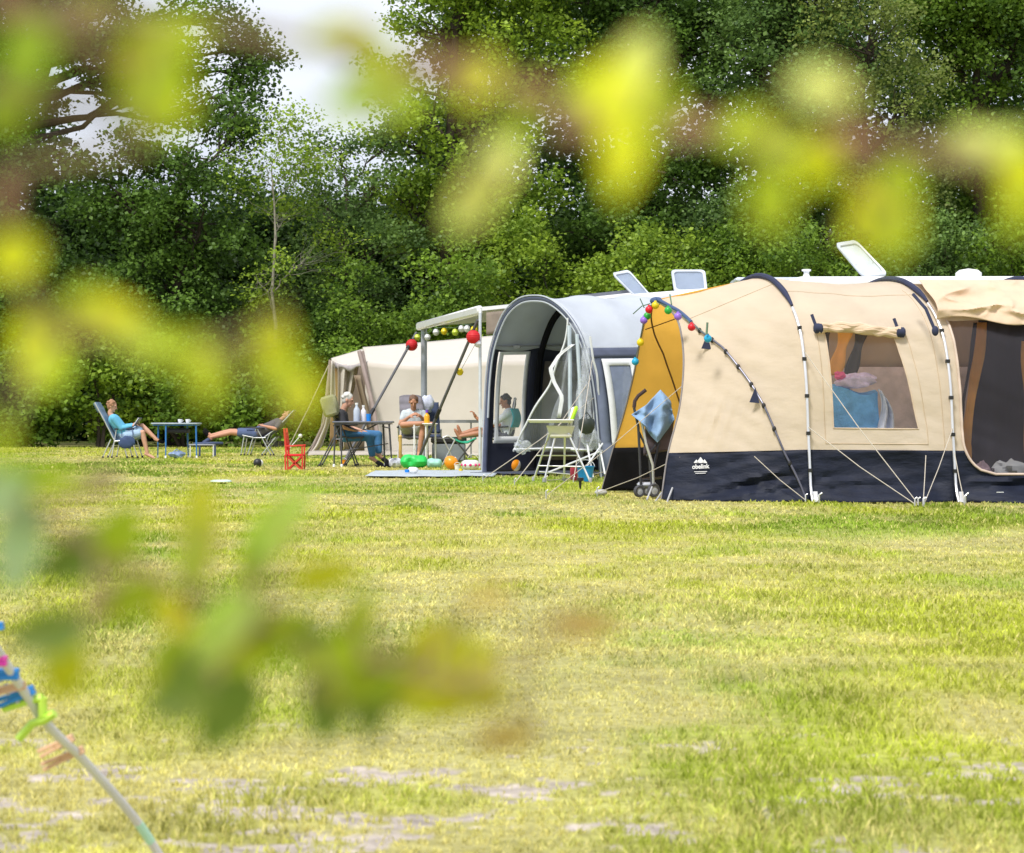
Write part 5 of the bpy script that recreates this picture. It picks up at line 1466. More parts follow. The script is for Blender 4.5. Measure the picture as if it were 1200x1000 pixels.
# tables
def table(label, x0, x1, py, Y, dep, m_top, m_leg, legs, th=.03, name='camping_table', shelf=None):
    a, c = P(x0, py, Y), P(x1, py, Y)
    root = thing(name, G((x0 + x1) / 2, Y), label, 'table')
    b = MB(); b.box((a + c) / 2, ((c - a).length, dep, th), bev=.01); b.build('table_top', m_top, root, world=True)
    b = MB(); b.box((a + c) / 2 - V((0, 0, th)), ((c - a).length - .06, dep - .06, .02)); b.build('top_frame', m_leg if not isinstance(m_leg, tuple) else m_leg[0], root, world=True)
    for px0, px1, s_ in legs:
        top = P(px0, py, Y) + V((0, s_ * (dep / 2 - .05), -th)); bot = V((P(px1, py, Y).x, Y + s_ * (dep / 2 - .03), 0))
        mid = top.lerp(bot, .62)
        b = MB(); b.tube([top, mid], .017, 8); b.tube([mid, bot], .013, 8); lg = b.build('leg', m_leg, root, world=True)
        b = MB(); b.lathe([(0, 0), (.022, 0), (.022, .04), (.016, .05)], bot, 8); b.build('foot', whitep, lg, world=True)
    return root
blueleg = mat('blue_leg', (.02, .16, .50), rough=.4)
t1 = table('round cornered grey camping table with blue legs by the reading woman', 180, 234, 496.5, 42.9, .65, mat('blue_grey_top', (.38, .44, .52), rough=.5), blueleg, [(183, 182, 1), (197, 197, -1), (217, 218, 1), (232, 233, -1)])
b = MB(); b.box(P(209, 505, 42.9), (.45, .4, .10), bev=.03); b.build('storage_net', mat('net_black', (.02, .02, .03)), t1, world=True)
for px in (211, 220):
    b = MB(); b.lathe([(0, 0), (.03, 0), (.045, .04), (.047, .075), (.04, .075), (.037, .04), (0, .012)], P(px, 495.6, 42.85), 14); b.tube([P(px, 495.6, 42.85) + V((.045, 0, .06)), P(px, 495.6, 42.85) + V((.07, 0, .045)), P(px, 495.6, 42.85) + V((.042, 0, .02))], .006, 6)
    setp(b.build('cup', whitep), 'white cup on the blue legged table, ' + ('nearer the reading woman' if px == 211 else 'nearer the footstool'), 'cup', 'white cups on the blue legged table')
b = MB(); lump(b, G(207, 42.7, .07), (.16, .11, .07), 31, amp=.25); b.tube([G(200, 42.7, .08), G(207, 42.65, .19), G(214, 42.7, .08)], .012, 6); setp(b.build('bag', mat('blue_white_bag', (.22, .30, .48), var=.5, scale=12)), 'small blue and white bag on the grass under the blue legged table', 'bag')
fs_ = thing('footstool', G(237, 43.6), 'low footstool with white legs under the feet of the man lying back', 'stool')
a, c = P(221.5, 521.5, 43.9), P(251, 521.5, 43.9)
b = MB(); b.box((a + c) / 2, ((c - a).length, .4, .03), bev=.01); b.build('seat', greyp, fs_, world=True)
for px in (223, 250):
    for dy in (-.18, .18):
        b = MB(); p = P(px, 522, 43.9 + dy); b.tube([p, V((p.x, p.y, 0))], .013, 8); b.build('leg', whitep, fs_, world=True)
b = MB(); b.tube([P(238, 520, 45.3), P(247, 514, 45.6)], .05, 10); b.bar(P(232, 520.5, 45), P(256, 519.5, 45.4), .4, .06, bev=.02)
b.bar(P(234, 521, 45), V((P(234, 521, 45).x, 45, 0)), .04); b.bar(P(252, 521, 45), V((P(252, 521, 45).x, 45, 0)), .04)
setp(b.build('leg_rest', navy_pad), 'padded dark leg rest carrying the feet of the man lying back', 'leg rest')
b = MB(); lump(b, P(149, 518, 42.55), (.16, .05, .13), 35, amp=.2); b.tube([P(143, 512, 42.6), P(142, 503, 42.7), P(155, 503, 42.7), P(156, 512, 42.6)], .01, 6); setp(b.build('bag', mat('navy_bag', (.04, .07, .16), rough=.85)), 'dark blue bag hanging from the armrest of the blue grey chair', 'bag')

t2 = table('grey folding camping table with dark legs at the white haired person', 391, 461, 494.8, 34.9, .6, mat('slate_top', (.13, .14, .18), rough=.45), darkfr, [(394, 393, -1), (401, 402, -1), (448, 450, 1), (457, 460.5, -1)])
b = MB(); b.tube([P(448, 500, 34.7), P(457, 502, 34.6)], .012, 6); b.tube([P(393, 515, 34.65), P(402, 515, 34.65)], .012, 6); b.tube([P(405, 528, 34.9), P(455, 520, 34.9)], .01, 6); b.build('brace', darkfr, t2, world=True)
b = MB(); sheet(b, lambda u, v: P(403 + 38 * u, 497.5, 34.9) + V((0, (v - .5) * .5, -.10 * math.sin(math.pi * u))), lin(0, 1, 12), lin(0, 1, 4)); b.build('sling_shelf', mat('net_black'), t2, world=True, solid=.01)
def bottle(px, py, Y, h, r_, m, lab, capm=None, cat='bottle', nm='bottle', cap_h=.03):
    b = MB(); b.lathe([(0, 0), (r_ * .95, 0), (r_, .01), (r_, h * .62), (r_ * .85, h * .72), (r_ * .42, h * .84), (r_ * .40, h), (0, h)], P(px, py, Y), 16); o = b.build(nm, m); setp(o, lab, cat)
    if capm: b = MB(); b.lathe([(0, 0), (r_ * .5, 0), (r_ * .5, cap_h), (0, cap_h)], P(px, py, Y) + V((0, 0, h * .96)), 12); b.build('cap', capm, o, world=True)
    return o
bottle(418, 494.2, 34.85, .30, .055, mat('milky_plastic', (.55, .62, .74), rough=.3, alpha=.85), 'tall pale blue water bottle on the grey table', whitep)
bottle(426, 494.2, 34.95, .26, .05, mat('white_carton', (.78, .76, .82), rough=.5), 'white bottle between the pale blue bottle and the blue cup', whitep)
b = MB(); b.lathe([(0, 0), (.036, 0), (.045, .13), (.04, .13), (.032, .01), (0, .008)], P(432, 494.2, 34.75), 14); setp(b.build('cup', mat('blue_plastic', (.01, .22, .72), rough=.4)), 'bright blue beaker on the grey table', 'beaker')
t3 = table('small white side table beside the man facing the camera', 495, 513, 496.8, 37.4, .35, whitep, whitep, [(499.5, 499.5, -1), (510, 510, 1), (500, 500, 1), (486, 486, -1)], .02, 'side_table')
bottle(500.3, 496, 37.35, .20, .052, mat('orange_juice', (.85, .42, .02), rough=.3), 'orange bottle with a purple cap on the small white side table', mat('purple_cap', (.18, .06, .6), rough=.4), cap_h=.05)
b = MB(); b.lathe([(0, 0), (.03, 0), (.036, .09), (.032, .09), (.026, .01), (0, .008)], P(529, 496, 37.0), 12); setp(b.build('glass', clear2), 'clear drinking glass near the far side of the green footstool', 'glass') if False else None
b = MB(); b.tube([G(469, 35.6), P(469, 513, 35.6)], .03, 8); b.ell(P(469, 512, 35.6), .034); setp(b.build('wooden_post', mat('yellow_wood', (.62, .42, .12), rough=.7)), 'short yellow wooden post in front of the grey high backed chair', 'post')

# red child's chair
rc = thing('child_chair', G(345, 32.9), 'small red folding child chair standing alone on the grass', 'chair')
red = mat('red_fabric', (.72, .015, .02), rough=.7); redw = mat('red_wood', (.60, .04, .025), rough=.5)
b = MB(); c0, c1 = P(337.5, 534, 32.9), P(334.5, 504, 33.0)
b.box((P(336.5, 517, 32.9)), (.03, .36, .30), Matrix.Rotation(R(-6), 3, 'Y'), bev=.01); b.build('backrest', red, rc, world=True)
b = MB(); b.box(P(345.5, 533.5, 32.9), (.30, .34, .035), bev=.012); b.build('seat', red, rc, world=True)
for s_ in (-1, 1):
    dy = V((0, s_ * .18, 0))
    b = MB(); b.bar(P(337, 534, 32.9) + dy, P(334.5, 502, 32.9) + dy, .03); b.bar(P(355.5, 534, 32.9) + dy, P(355.5, 522, 32.9) + dy, .022); b.build('side_frame', redw, rc, world=True)
    b = MB(); b.bar(P(336, 523, 32.9) + dy, P(357, 522, 32.9) + dy, .04, .025, bev=.006); b.build('armrest', redw, rc, world=True)
    for a, c in (((335.5, 534), (336, 550)), ((356, 534), (355.5, 550)), ((338, 535), (354, 549)), ((354, 535), (338, 549))):
        b = MB(); p, q = P(*a, 32.9) + dy * (.9 if a[0] in (338, 354) else 1), P(*c, 32.9) + dy * (.9 if a[0] in (338, 354) else 1); q.z = 0.0; b.bar(p, q, .024); b.build('leg', redw, rc, world=True)

# green folding stool under the raised legs
gs = thing('footstool', G(545, 36.0), 'green cloth folding footstool with crossed legs under the raised bare legs', 'stool')
b = MB(); sheet(b, lambda u, v: P(531 + 27 * u, 514, 36.1) + V((0, (v - .5) * .4, -.07 * math.sin(math.pi * u) + .04 * (n1(u * 6, v * 6, 3) - .5))), lin(0, 1, 14), lin(0, 1, 10)); b.build('seat', mat('green_teal_cloth', (.03, .36, .22), rough=.9), gs, world=True, solid=.02)
for s_ in (-.18, .18):
    for a, c in ((532, 557), (557, 533)):
        b = MB(); p = P(a, 514, 36.1 + s_); q = G(c, 36.1 + s_); b.tube([p, q], .013, 8); b.build('leg', darkfr, gs, world=True)
al = thing('luggage_stand', G(527, 35.6), 'folded silver stand with crossed legs left of the green footstool', 'stand')
for a, c in (((519, 513), (535, 541)), ((533, 516), (518, 541))):
    b = MB(); q = G(c[0], 35.6); b.tube([P(*a, 35.6), q], .013, 8); b.build('leg', alu, al, world=True)
b = MB(); b.tube([P(519, 513, 35.6), P(525, 510.5, 35.6), P(533, 516, 35.6)], .013, 8); b.build('top_bar', alu, al, world=True)
# cool box behind
cb = thing('cool_box', G(527, 38.0), 'black and grey cool box behind the silver stand', 'cool box')
b = MB(); b.box(P(526, 530, 38.2), (.62, .36, .34), bev=.03); b.build('body', mat('box_grey', (.22, .25, .28), rough=.6), cb, world=True)
b = MB(); b.box(P(526, 516, 38.2), (.66, .40, .12), bev=.03); b.build('lid', blackp, cb, world=True)
# low rail and band behind
b = MB(); b.bar(P(512, 494, 40.5), P(598, 494, 40.0), .03, .06)
for px in (514, 552, 590): b.bar(P(px, 494, 40.3), G(px, 40.3), .03)
setp(b.build('low_windbreak_rail', mat('grey_rail', (.42, .42, .46))), 'low grey rail standing before the cream tent wall', 'rail')
# ------------------------------------------------------------------ toys and bags on the grass
def roll(px, py, Y, L_, r_, m, lab, cat, name, ang=0, seed=1, amp=.12):
    b = MB(); c = P(px, py, Y); c.z = r_ * .92
    d = V((math.cos(R(ang)), math.sin(R(ang)), 0)); n = d.cross(V((0, 0, 1)))
    def f(u, v):
        a = 2 * math.pi * v; e = (1 - (2 * u - 1) ** 6) ** .5
        k = r_ * e * (1 + amp * (n1(u * 6, abs(v - .5) * 8, seed) - .5) * 2)
        return c + d * (u - .5) * L_ + n * math.cos(a) * k + V((0, 0, math.sin(a) * k * .92))
    b.grid(f, 26, 20); o = b.build(name, m); return setp(o, lab, cat)
roll(485, 543, 34.0, .46, .115, mat('green_nylon', (.02, .55, .10), rough=.45), 'bright green rolled sleeping mat on the grass', 'roll', 'rolled_mat', 8, 3, .32)
roll(509, 544, 34.0, .26, .085, mat('teal_nylon', (.30, .58, .50), rough=.5), 'pale teal rolled bag right of the green roll', 'bag', 'rolled_bag', -14, 5)
roll(463, 543, 34.4, .20, .085, mat('white_navy_bag', (.55, .57, .66), var=.8, scale=9), 'white and navy bag left of the green roll', 'bag', 'rolled_bag', 30, 8)
def ballobj(px, Y, r_, cols, lab, sq=1.0, name='beach_ball', tilt=40):
    root = thing(name, G(px, Y), lab, 'ball')
    c = G(px, Y, r_ * sq); q = Matrix.Rotation(R(tilt), 3, 'Y') @ Matrix.Rotation(R(-90 - 180 / len(cols)), 3, 'Z')
    k = len(cols)
    for i, m in enumerate(cols):
        b = MB(); a0 = 2 * math.pi * i / k
        b.grid(lambda u, v: c + q @ V((r_ * math.sin(math.pi * v) * math.cos(a0 + 2 * math.pi / k * u), r_ * math.sin(math.pi * v) * math.sin(a0 + 2 * math.pi / k * u), r_ * sq * math.cos(math.pi * v))), 6, 16)
        b.build('panel', m, root, world=True)
    b = MB(); b.ell(c + q @ V((0, 0, r_ * sq)), (r_ * .16, r_ * .16, r_ * .05), q); b.build('valve', whitep, root, world=True)
    return root
orange = mat('orange_vinyl', (.85, .30, .01), rough=.3); whv = mat('white_vinyl', (.8, .8, .8), rough=.3); tealv = mat('teal_vinyl', (.02, .45, .40), rough=.3); yel = mat('yellow_vinyl', (.85, .62, .03), rough=.3); pinkv = mat('pink_vinyl', (.75, .03, .22), rough=.3)
ballobj(601.5, 30.9, .115, [orange, whv, orange, yel, orange, whv], 'orange yellow and white beach ball at the corner of the dark awning mat')
o = ballobj(529, 33.0, .125, [orange, orange, yel, orange], 'plain orange ball half sunk among small toys left of the paddling float', .85, 'play_ball')
def heart(px, py, Y): pass
fl2 = thing('swim_float', G(551.5, 32.2), 'white inflatable with pink dots and a teal top beside the awning foot', 'inflatable')
b = MB()
for i in range(25): pass
b.grid(lambda u, v: G(551.5, 32.2, .09) + V(((.085 + .055 * math.cos(2 * math.pi * v)) * math.cos(2 * math.pi * u) * 1.0, (.085 + .055 * math.cos(2 * math.pi * v)) * math.sin(2 * math.pi * u), .075 * math.sin(2 * math.pi * v))), 24, 12); b.build('ring', whv, fl2, world=True)
b = MB(); c = G(551.5, 32.2, .09)
for a in (200, 235, 270, 305, 340): b.ell(c + V((.140 * math.cos(R(a)), .140 * math.sin(R(a)), .0)), (.022, .012, .022))
b.build('dot', pinkv, fl2, world=True)
b = MB(); b.ell(P(555, 543, 32.3), (.09, .07, .045)); b.build('pillow', tealv, fl2, world=True)
for k, (px, Y, m, r_, lab) in enumerate(((536, 32.6, whv, .05, 'small white toy cup beside the orange ball'), (545, 32.9, mat('toy_pale_blue', (.3, .6, .72), rough=.5), .06, 'small pale blue toy pail left of the white inflatable'), (495, 36.2, mat('toy_red', (.65, .06, .04), rough=.5), .055, 'small red toy pail behind the teal rolled bag'),
        (554, 35.0, mat('toy_lime', (.38, .55, .04), rough=.5), .085, 'lime green bucket under the canopy leg'), (403, 36.4, orange, .05, 'small orange toy pail under the white haired person'), (458, 36.6, whitep, .05, 'small white pail behind the black slippers'))):
    pl = thing('toy_pail', G(px, Y), lab, 'toy pail')
    b = MB(); b.lathe([(0, 0), (r_ * .75, 0), (r_, r_ * 1.7), (r_ * 1.06, r_ * 1.7), (r_ * 1.06, r_ * 1.6), (r_ * .9, r_ * 1.55), (r_ * .66, .01), (0, .01)], G(px, Y), 16); b.build('bucket', m, pl, world=True)
    b = MB(); b.tube([G(px, Y, r_ * 1.6) + V((r_ * math.cos(a), 0, r_ * .8 * math.sin(a))) for a in lin(0, math.pi, 10)], .004, 5); b.build('handle', whitep, pl, world=True)
b = MB(); sheet(b, lambda u, v: G(440 + 150 * u - 12 * v, 31.6 - 3.2 * v - .1 * math.sin(u * 4), .012 + .014 * n1(u * 9, v * 5, 2)), lin(0, 1, 40), lin(0, 1, 12)); setp(b.build('ground_sheet', mat('pale_sheet', (.42, .47, .52), rough=.6, var=.12), solid=.008), 'pale blue grey ground sheet spread flat before the awning', 'ground sheet')
b = MB(); lump(b, G(484, 29.5, .07), (.07, .05, .045), 41, amp=.3); setp(b.build('cloth', whitec), 'white crumpled cloth on the pale ground sheet', 'cloth')
b = MB(); b.lathe([(0, 0), (.03, 0), (.036, .04), (0, .045)], G(477, 29.3, .045), 10); setp(b.build('toy_cup', mat('blue_plastic')), 'tiny blue toy cup on the pale ground sheet', 'toy cup')
b = MB(); b.lathe([(0, 0), (.03, 0), (.036, .03), (0, .035)], G(540, 30.2, .045), 10); setp(b.build('toy_cup', yel), 'tiny yellow toy cup on the pale ground sheet', 'toy cup')
for px, Y, a, lab in ((450, 34.7, 10, 'black slipper nearest the feet of the white haired person'), (459, 34.5, -14, 'black slipper beside the white and navy bag')):
    sl2 = thing('slipper', G(px, Y), lab, 'slipper', 'black slippers on the grass', R(a))
    b = MB(); b.lathe([(0, 0), (.06, 0), (.065, .012), (.06, .025), (0, .028)], (0, 0, .0), 16, Matrix.Scale(2.3, 3, V((1, 0, 0)))); ORG[sl2.name] = V((0, 0, 0)); b.build('sole', blackf, sl2)
    b = MB(); sheet(b, lambda u, v: V((.02 + .11 * u, .058 * math.cos(math.pi * v), .02 + .06 * math.sin(math.pi * v) * (1 - .4 * u))), lin(0, 1, 6), lin(0, 1, 10)); b.build('strap', blackf, sl2, solid=.008)
sb = thing('play_ball', G(302, 34.6), 'small black and white ball on the grass left of the red chair', 'ball')
b = MB(); b.ell(G(302, 34.6, .07), .075, nu=16, nv=12); b.build('black_half', blackp, sb, world=True)
b = MB(); b.ell(G(304.3, 34.62, .068), (.062, .062, .062), nu=16, nv=12); b.build('white_half', whv, sb, world=True)
b = MB(); b.lathe([(0, .012), (.10, .014), (.13, .008), (.135, -.008), (.125, -.004), (0, .0)], G(259, 25.8, .028), 24); setp(b.build('frisbee', mat('pale_cyan', (.62, .78, .75), rough=.4)), 'pale flat flying disc lying on the grass in the open field', 'disc')
b = MB(); b.tube([G(334, 47.4, .02), P(352, 511, 47.3)], .012, 6); b.ell(P(352, 511, 47.3), .05); setp(b.build('tent_stake', whitep), 'thin white stake with a knob left of the cream tent', 'stake')

# ------------------------------------------------------------------ high chair
YH = 26.4
hc_ = thing('high_chair', G(652, YH), 'white child high chair with a lime green back in front of the grey awning', 'high chair')
crm = mat('cream_plastic', (.70, .68, .58), rough=.4)
b = MB(); b.box(P(645, 494, YH - .05), (.56, .36, .035), bev=.014); b.box(P(645, 492.5, YH - .05), (.60, .40, .02), bev=.008); b.build('tray', whitep, hc_, world=True)
def shell(u, v):
    a = (u - .5) * math.pi
    return P(657, 510 - 11 * v, YH) + V((.17 * math.sin(a) * (.8 + .25 * v), -.15 * math.cos(a) * (.75 + .2 * v), 0))
b = MB(); sheet(b, shell, lin(0, 1, 20), lin(0, 1, 8)); b.box(P(657, 511, YH), (.27, .26, .03), bev=.012); b.build('seat', crm, hc_, world=True, solid=.016)
b = MB(); b.box(P(669, 493, YH + .12), (.05, .28, .36), Matrix.Rotation(R(12), 3, 'Y'), bev=.02); b.build('backrest', whitep, hc_, world=True)
b = MB(); b.box(P(672.5, 485, YH + .02), (.05, .22, .21), Matrix.Rotation(R(20), 3, 'Y'), bev=.02); b.build('back_cushion', mat('lime_cushion', (.42, .78, .03), rough=.6), hc_, world=True)
for a, c, dy in (((652, 506), (637.5, 565), -.16), ((645, 504), (625, 563), .2), ((666, 508), (692, 563), -.2), ((662, 508), (661, 561), .22)):
    b = MB(); q = G(c[0], YH + dy * 1.3); b.tube([P(*a, YH + dy * .5), q], .013, 8); lg = b.build('leg', silver, hc_, world=True)
    b = MB(); b.lathe([(0, 0), (.022, 0), (.020, .05), (.014, .06)], q, 8); b.build('foot', greyp, lg, world=True)
for (a, c, dy) in (((631, 546), (682, 547), -.10), ((628, 534), (676, 534), .15), ((632, 553), (668, 556), .18)):
    b = MB(); b.tube([P(*a, YH + dy), P(*c, YH + dy)], .009, 6); b.build('cross_bar', silver, hc_, world=True)
# bucket, torch stub, pot
bk_ = thing('bucket', G(686, 26.6), 'blue bucket on the grass between the high chair and the orange porch', 'bucket')
b = MB(); b.lathe([(0, 0), (.085, 0), (.115, .20), (.122, .20), (.122, .185), (.108, .18), (.08, .01), (0, .01)], G(686, 26.6), 20); b.build('body', mat('bucket_blue', (.01, .25, .62), rough=.4), bk_, world=True)
b = MB(); b.tube([G(686, 26.6, .19) + V((.118 * math.cos(a), -.02, .09 * math.sin(a))) for a in lin(0, math.pi, 12)], .005, 5); b.build('handle', whitep, bk_, world=True)
b = MB(); b.lathe([(0, 0), (.05, 0), (.05, .15), (.045, .17), (0, .17)], G(672.5, 27.0), 14); setp(b.build('canister', mat('dark_red_can', (.38, .02, .04), rough=.4)), 'dark red canister left of the blue bucket', 'canister')
b = MB(); p = G(680, 23.6); b.lathe([(0, -.02), (.012, 0), (.018, .09), (.04, .10), (.04, .13), (.0, .135)], p, 10); setp(b.build('ground_peg', blackp), 'short black peg with a round head in the grass by the blue bucket', 'peg')
b = MB(); p = P(687.5, 500, 27.9); b.lathe([(0, -.11), (.07, -.09), (.11, -.02), (.115, .06), (.10, .10), (.0, .11)], p, 18); b.tube([p + V((0, 0, .1)), p + V((0, 0, .35))], .006, 6); b.tube([p + V((-.08, 0, .09)), p + V((0, 0, .2)), p + V((.08, 0, .09))], .008, 6)
setp(b.build('hanging_pot', mat('dark_green_pot', (.025, .035, .03), rough=.5)), 'dark round pot hanging by the near foot of the grey awning', 'pot')

# ------------------------------------------------------------------ folded buggy with a blue cloth
YB = 21.15
bg_ = thing('pushchair', G(757, YB), 'dark folded pushchair standing in the orange lined porch', 'pushchair')
b = MB(); b.tube([P(743, 478, YB), P(744, 470, YB), P(748, 464, YB), P(757, 457, YB)], .019, 8); b.build('handle', mat('handle_foam', (.05, .03, .03), rough=.9), bg_, world=True)
dkp = mat('buggy_dark', (.05, .05, .06), rough=.4, metal=.3)
b = MB(); b.tube([P(743, 478, YB), P(748, 500, YB), P(750, 540, YB), P(751, 568, YB)], .014, 8); b.tube([P(775, 470, YB + .3), P(772, 520, YB + .2), P(764, 560, YB + .1)], .014, 8); b.tube([P(748, 505, YB + .02), P(760, 530, YB + .05), P(764, 572, YB)], .013, 8); b.tube([P(785, 500, YB + .3), P(758, 535, YB)], .012, 8); b.tube([P(751, 562, YB), P(775, 560, YB + .3)], .012, 8)
b.build('frame', dkp, bg_, world=True)
b = MB(); b.tube([P(752, 495, YB - .03), P(757, 520, YB - .03), P(765, 545, YB - .04), P(766, 574, YB - .04)], .014, 8); b.build('strut', alu, bg_, world=True)
def seatb(u, v): return P(757 + 33 * u - 3 * v, 497 + 36 * v - 6 * u, YB + .12 + .25 * u) + V((0, .10 * math.sin(math.pi * v) - .04 * math.sin(u * 6), 0))
b = MB(); sheet(b, seatb, lin(0, 1, 14), lin(0, 1, 14)); b.build('seat', mat('buggy_seat', (.11, .085, .09), rough=.9, var=.2), bg_, world=True, solid=.03)
for px, py, r_, dy in ((749, 571.5, .062, -.02), (766, 574.5, .072, -.05), (757, 569, .055, .35)):
    c = P(px, py, YB + dy); c.z = r_
    q = V((0, 0, 1)).rotation_difference(V((.5, -.86, 0)))
    b = MB(); b.lathe([(r_ * .6, -.02), (r_ * .9, -.022), (r_, -.012), (r_, .012), (r_ * .9, .022), (r_ * .6, .02), (r_ * .6, -.02)], c, 22, q); w_ = b.build('wheel', mat('rubber_grey', (.06, .06, .07), rough=.7), bg_, world=True)
    b = MB(); b.lathe([(0, -.015), (r_ * .62, -.012), (r_ * .62, .012), (0, .018)], c, 16, q); b.build('hub', mat('hub_grey', (.42, .44, .50), rough=.4), w_, world=True)
b = MB(); b.box(P(758, 568, YB + .1), (.20, .18, .05), bev=.02); b.build('footrest', mat('hub_grey'), bg_, world=True)
outl = [(740, 487), (757, 475), (775, 456), (784, 470), (792, 486), (786, 500), (770, 519), (763, 508), (757, 494), (748, 494)]
def cloth(u, v):      # draped: top edge over the bar, tip hanging
    a = V((*[interp(u, [(0, 740, 486), (.45, 758, 474), (.75, 774, 457), (1, 786, 470)])[i] for i in (0, 1)], 0))
    c = V((*[interp(u, [(0, 749, 493), (.3, 762, 509), (.55, 770, 519), (.8, 784, 502), (1, 790, 492)])[i] for i in (0, 1)], 0))
    p = a.lerp(c, v); f_ = .07 * math.sin(u * 13 + v * 3.5) * (.3 + v) + .08 * (n1(u * 6, v * 6, 9) - .5)
    return P(p.x, p.y, YB - .06 + .22 * u - .04 * math.sin(math.pi * v)) + V((0, f_, 0))
b = MB(); sheet(b, cloth, lin(0, 1, 40), lin(0, 1, 30)); setp(b.build('cloth', mat('pale_denim_cloth', (.23, .36, .55), rough=.95, var=.12, scale=7, bump=.004, bscale=60), solid=.006), 'light blue cloth draped over the folded pushchair', 'cloth')

# ------------------------------------------------------------------ washing line close to the camera
wl_ = thing('washing_line', G(200, 3.78), 'white cord running from the grass up to the left with pegs clipped on it', 'cord')
pa, pb, pc = G(196, 3.74, -.02), P(52, 845, 3.45), P(0, 768, 3.34)
pd = pc + (pc - pb) * 5.5
cord = smooth_tab([(0, *pa), (.12, *P(160, 962, 3.67)), (.22, *P(100, 893, 3.55)), (.32, *pb), (.42, *pc), (1, *pd)], 60)
b = MB(); b.tube([V(r_[1:]) for r_ in cord], .0082, 8); b.build('cord', mat('cord_white', (.72, .70, .70), rough=.9, bump=.002, bscale=300), wl_, world=True)
b = MB(); b.tube([V(interp(t, cord)) for t in lin(.075, .115, 6)], .0085, 8); b.build('knot_tape', mat('mint_tape', (.5, .8, .62), rough=.6), wl_, world=True)
b = MB(); p = V(interp(0.0, cord)); b.tube([p + V((0.03, 0, -.12)), p + V((0, 0, .015)), p + V((.015, 0, .02))], .005, 6); b.build('peg', pegm, wl_, world=True)
bp_ = V(pd); b = MB(); b.tube([V((bp_.x, bp_.y, -.1)), V((bp_.x, bp_.y, bp_.z + .12))], [.035, .03], 12); b.lathe([(0, 0), (.035, 0), (.02, .03), (0, .035)], (bp_.x, bp_.y, bp_.z + .12), 12)
setp(b.build('line_post', mat('grey_wood', (.28, .23, .18), rough=.9, bump=.01, bscale=20)), 'weathered wooden post holding the washing line outside the left edge', 'post')
pegw = mat('peg_wood', (.72, .45, .28), rough=.7); pegb = mat('peg_blue', (.02, .25, .72), rough=.4); peglime = mat('peg_lime', (.58, .85, .10), rough=.5); pegp = mat('peg_pink', (.85, .05, .50), rough=.4)
def clothespin(t, px0, py0, px1, py1, Y, m, lab, rr=.0062):
    o = thing('clothes_peg', V(interp(t, cord)), lab, 'clothes peg', 'clothes pegs on the washing line')
    a, c = P(px0, py0, Y - .01), P(px1, py1, Y - .01)
    d = (c - a).normalized(); n = d.cross(V((0, 1, 0))).normalized()
    for s_ in (-1, 1):
        b = MB(); b.bar(a + n * s_ * rr * .55, a.lerp(c, .55) + n * s_ * rr * .55, rr * 2, rr * 1.08, up=n, bev=.001); b.bar(a.lerp(c, .55) + n * s_ * rr * .55, c + n * s_ * rr * .8, rr * 2, rr * 1.05, up=n, bev=.001); b.build('jaw', m, o, world=True)
    b = MB(); b.tube([a.lerp(c, .42) + n * rr * 1.6, a.lerp(c, .42) - n * rr * 1.6], rr * .55, 8); b.build('spring', pegm, o, world=True)
clothespin(.18, 98, 878, 50, 899, 3.54, pegw, 'lowest wooden clothes peg on the washing line')
clothespin(.22, 86, 864, 46, 884, 3.52, pegw, 'second wooden clothes peg from the bottom, just below the lime ribbon')
clothespin(.335, 40, 808, -12, 828, 3.42, pegb, 'lower blue plastic clothes peg just above the lime ribbon', .0075)
clothespin(.36, 30, 803, -22, 814, 3.40, pegw, 'wooden clothes peg between the two blue ones')
clothespin(.385, 22, 790, -30, 791, 3.38, pegb, 'upper blue plastic clothes peg near the left edge', .0085)
clothespin(.41, 8, 775, -40, 771, 3.35, pegp, 'bright pink clothes peg above the upper blue one', .0075)
clothespin(.45, 4, 733, -42, 742, 3.30, pegb, 'small blue clothes peg highest on the washing line', .006)
b = MB()
for pts in ([(50, 818), (30, 822), (4, 830)], [(50, 818), (50, 840), (58, 838)], [(64, 836), (52, 844), (38, 848), (22, 866)]):
    pp = [P(px, py, 3.42) for px, py in pts]; b.tube(pp, [.0125] * len(pp), 8, flat=.6)
setp(b.build('ribbon', peglime), 'lime green ribbon tied round the washing line', 'ribbon')
# ------------------------------------------------------------------ young tree beside the camera: its twigs hang into the view, far out of focus
YT = .30
fg = thing('young_tree', (-1.05, -.25, -.02), 'young tree beside the camera whose blurred yellow green leaves hang into view', 'tree')
twm = mat('twig', (.24, .17, .08), rough=.8, var=.2, scale=40)
upper = [V((-.95, -.2, 1.25)), V((-.45, .15, 1.08)), P(-90, -70, .31), P(15, 10, .31), P(190, 25, .31), P(400, 58, .31), P(520, 92, .31), P(625, 118, .31), P(810, 150, .31), P(960, 172, .31), P(1085, 182, .31), P(1270, 200, .31)]
leftt = [V((-.98, -.22, 1.0)), V((-.5, .12, .88)), P(-90, 90, .31), P(0, 210, .31), P(14, 300, .31), P(60, 385, .31), P(150, 395, .31), P(235, 408, .31), P(320, 440, .31), P(350, 480, .31)]
lower = [V((-1.0, -.24, .72)), V((-.55, .2, .74)), P(-90, 570, .43), P(40, 610, .43), P(150, 660, .43), P(240, 700, .43), P(300, 725, .43), P(360, 755, .43), P(440, 778, .43), P(540, 800, .43), P(610, 830, .43)]
trunk = [V((-1.05, -.25, -.02)), V((-1.02, -.24, .5)), V((-1.0, -.24, .9)), V((-.93, -.2, 1.3)), V((-.9, -.15, 1.9)), V((-.95, -.1, 2.6))]
b = MB(); b.tube(trunk, [.03, .026, .022, .018, .012, .004], 10); b.build('trunk', twm, fg, world=True)
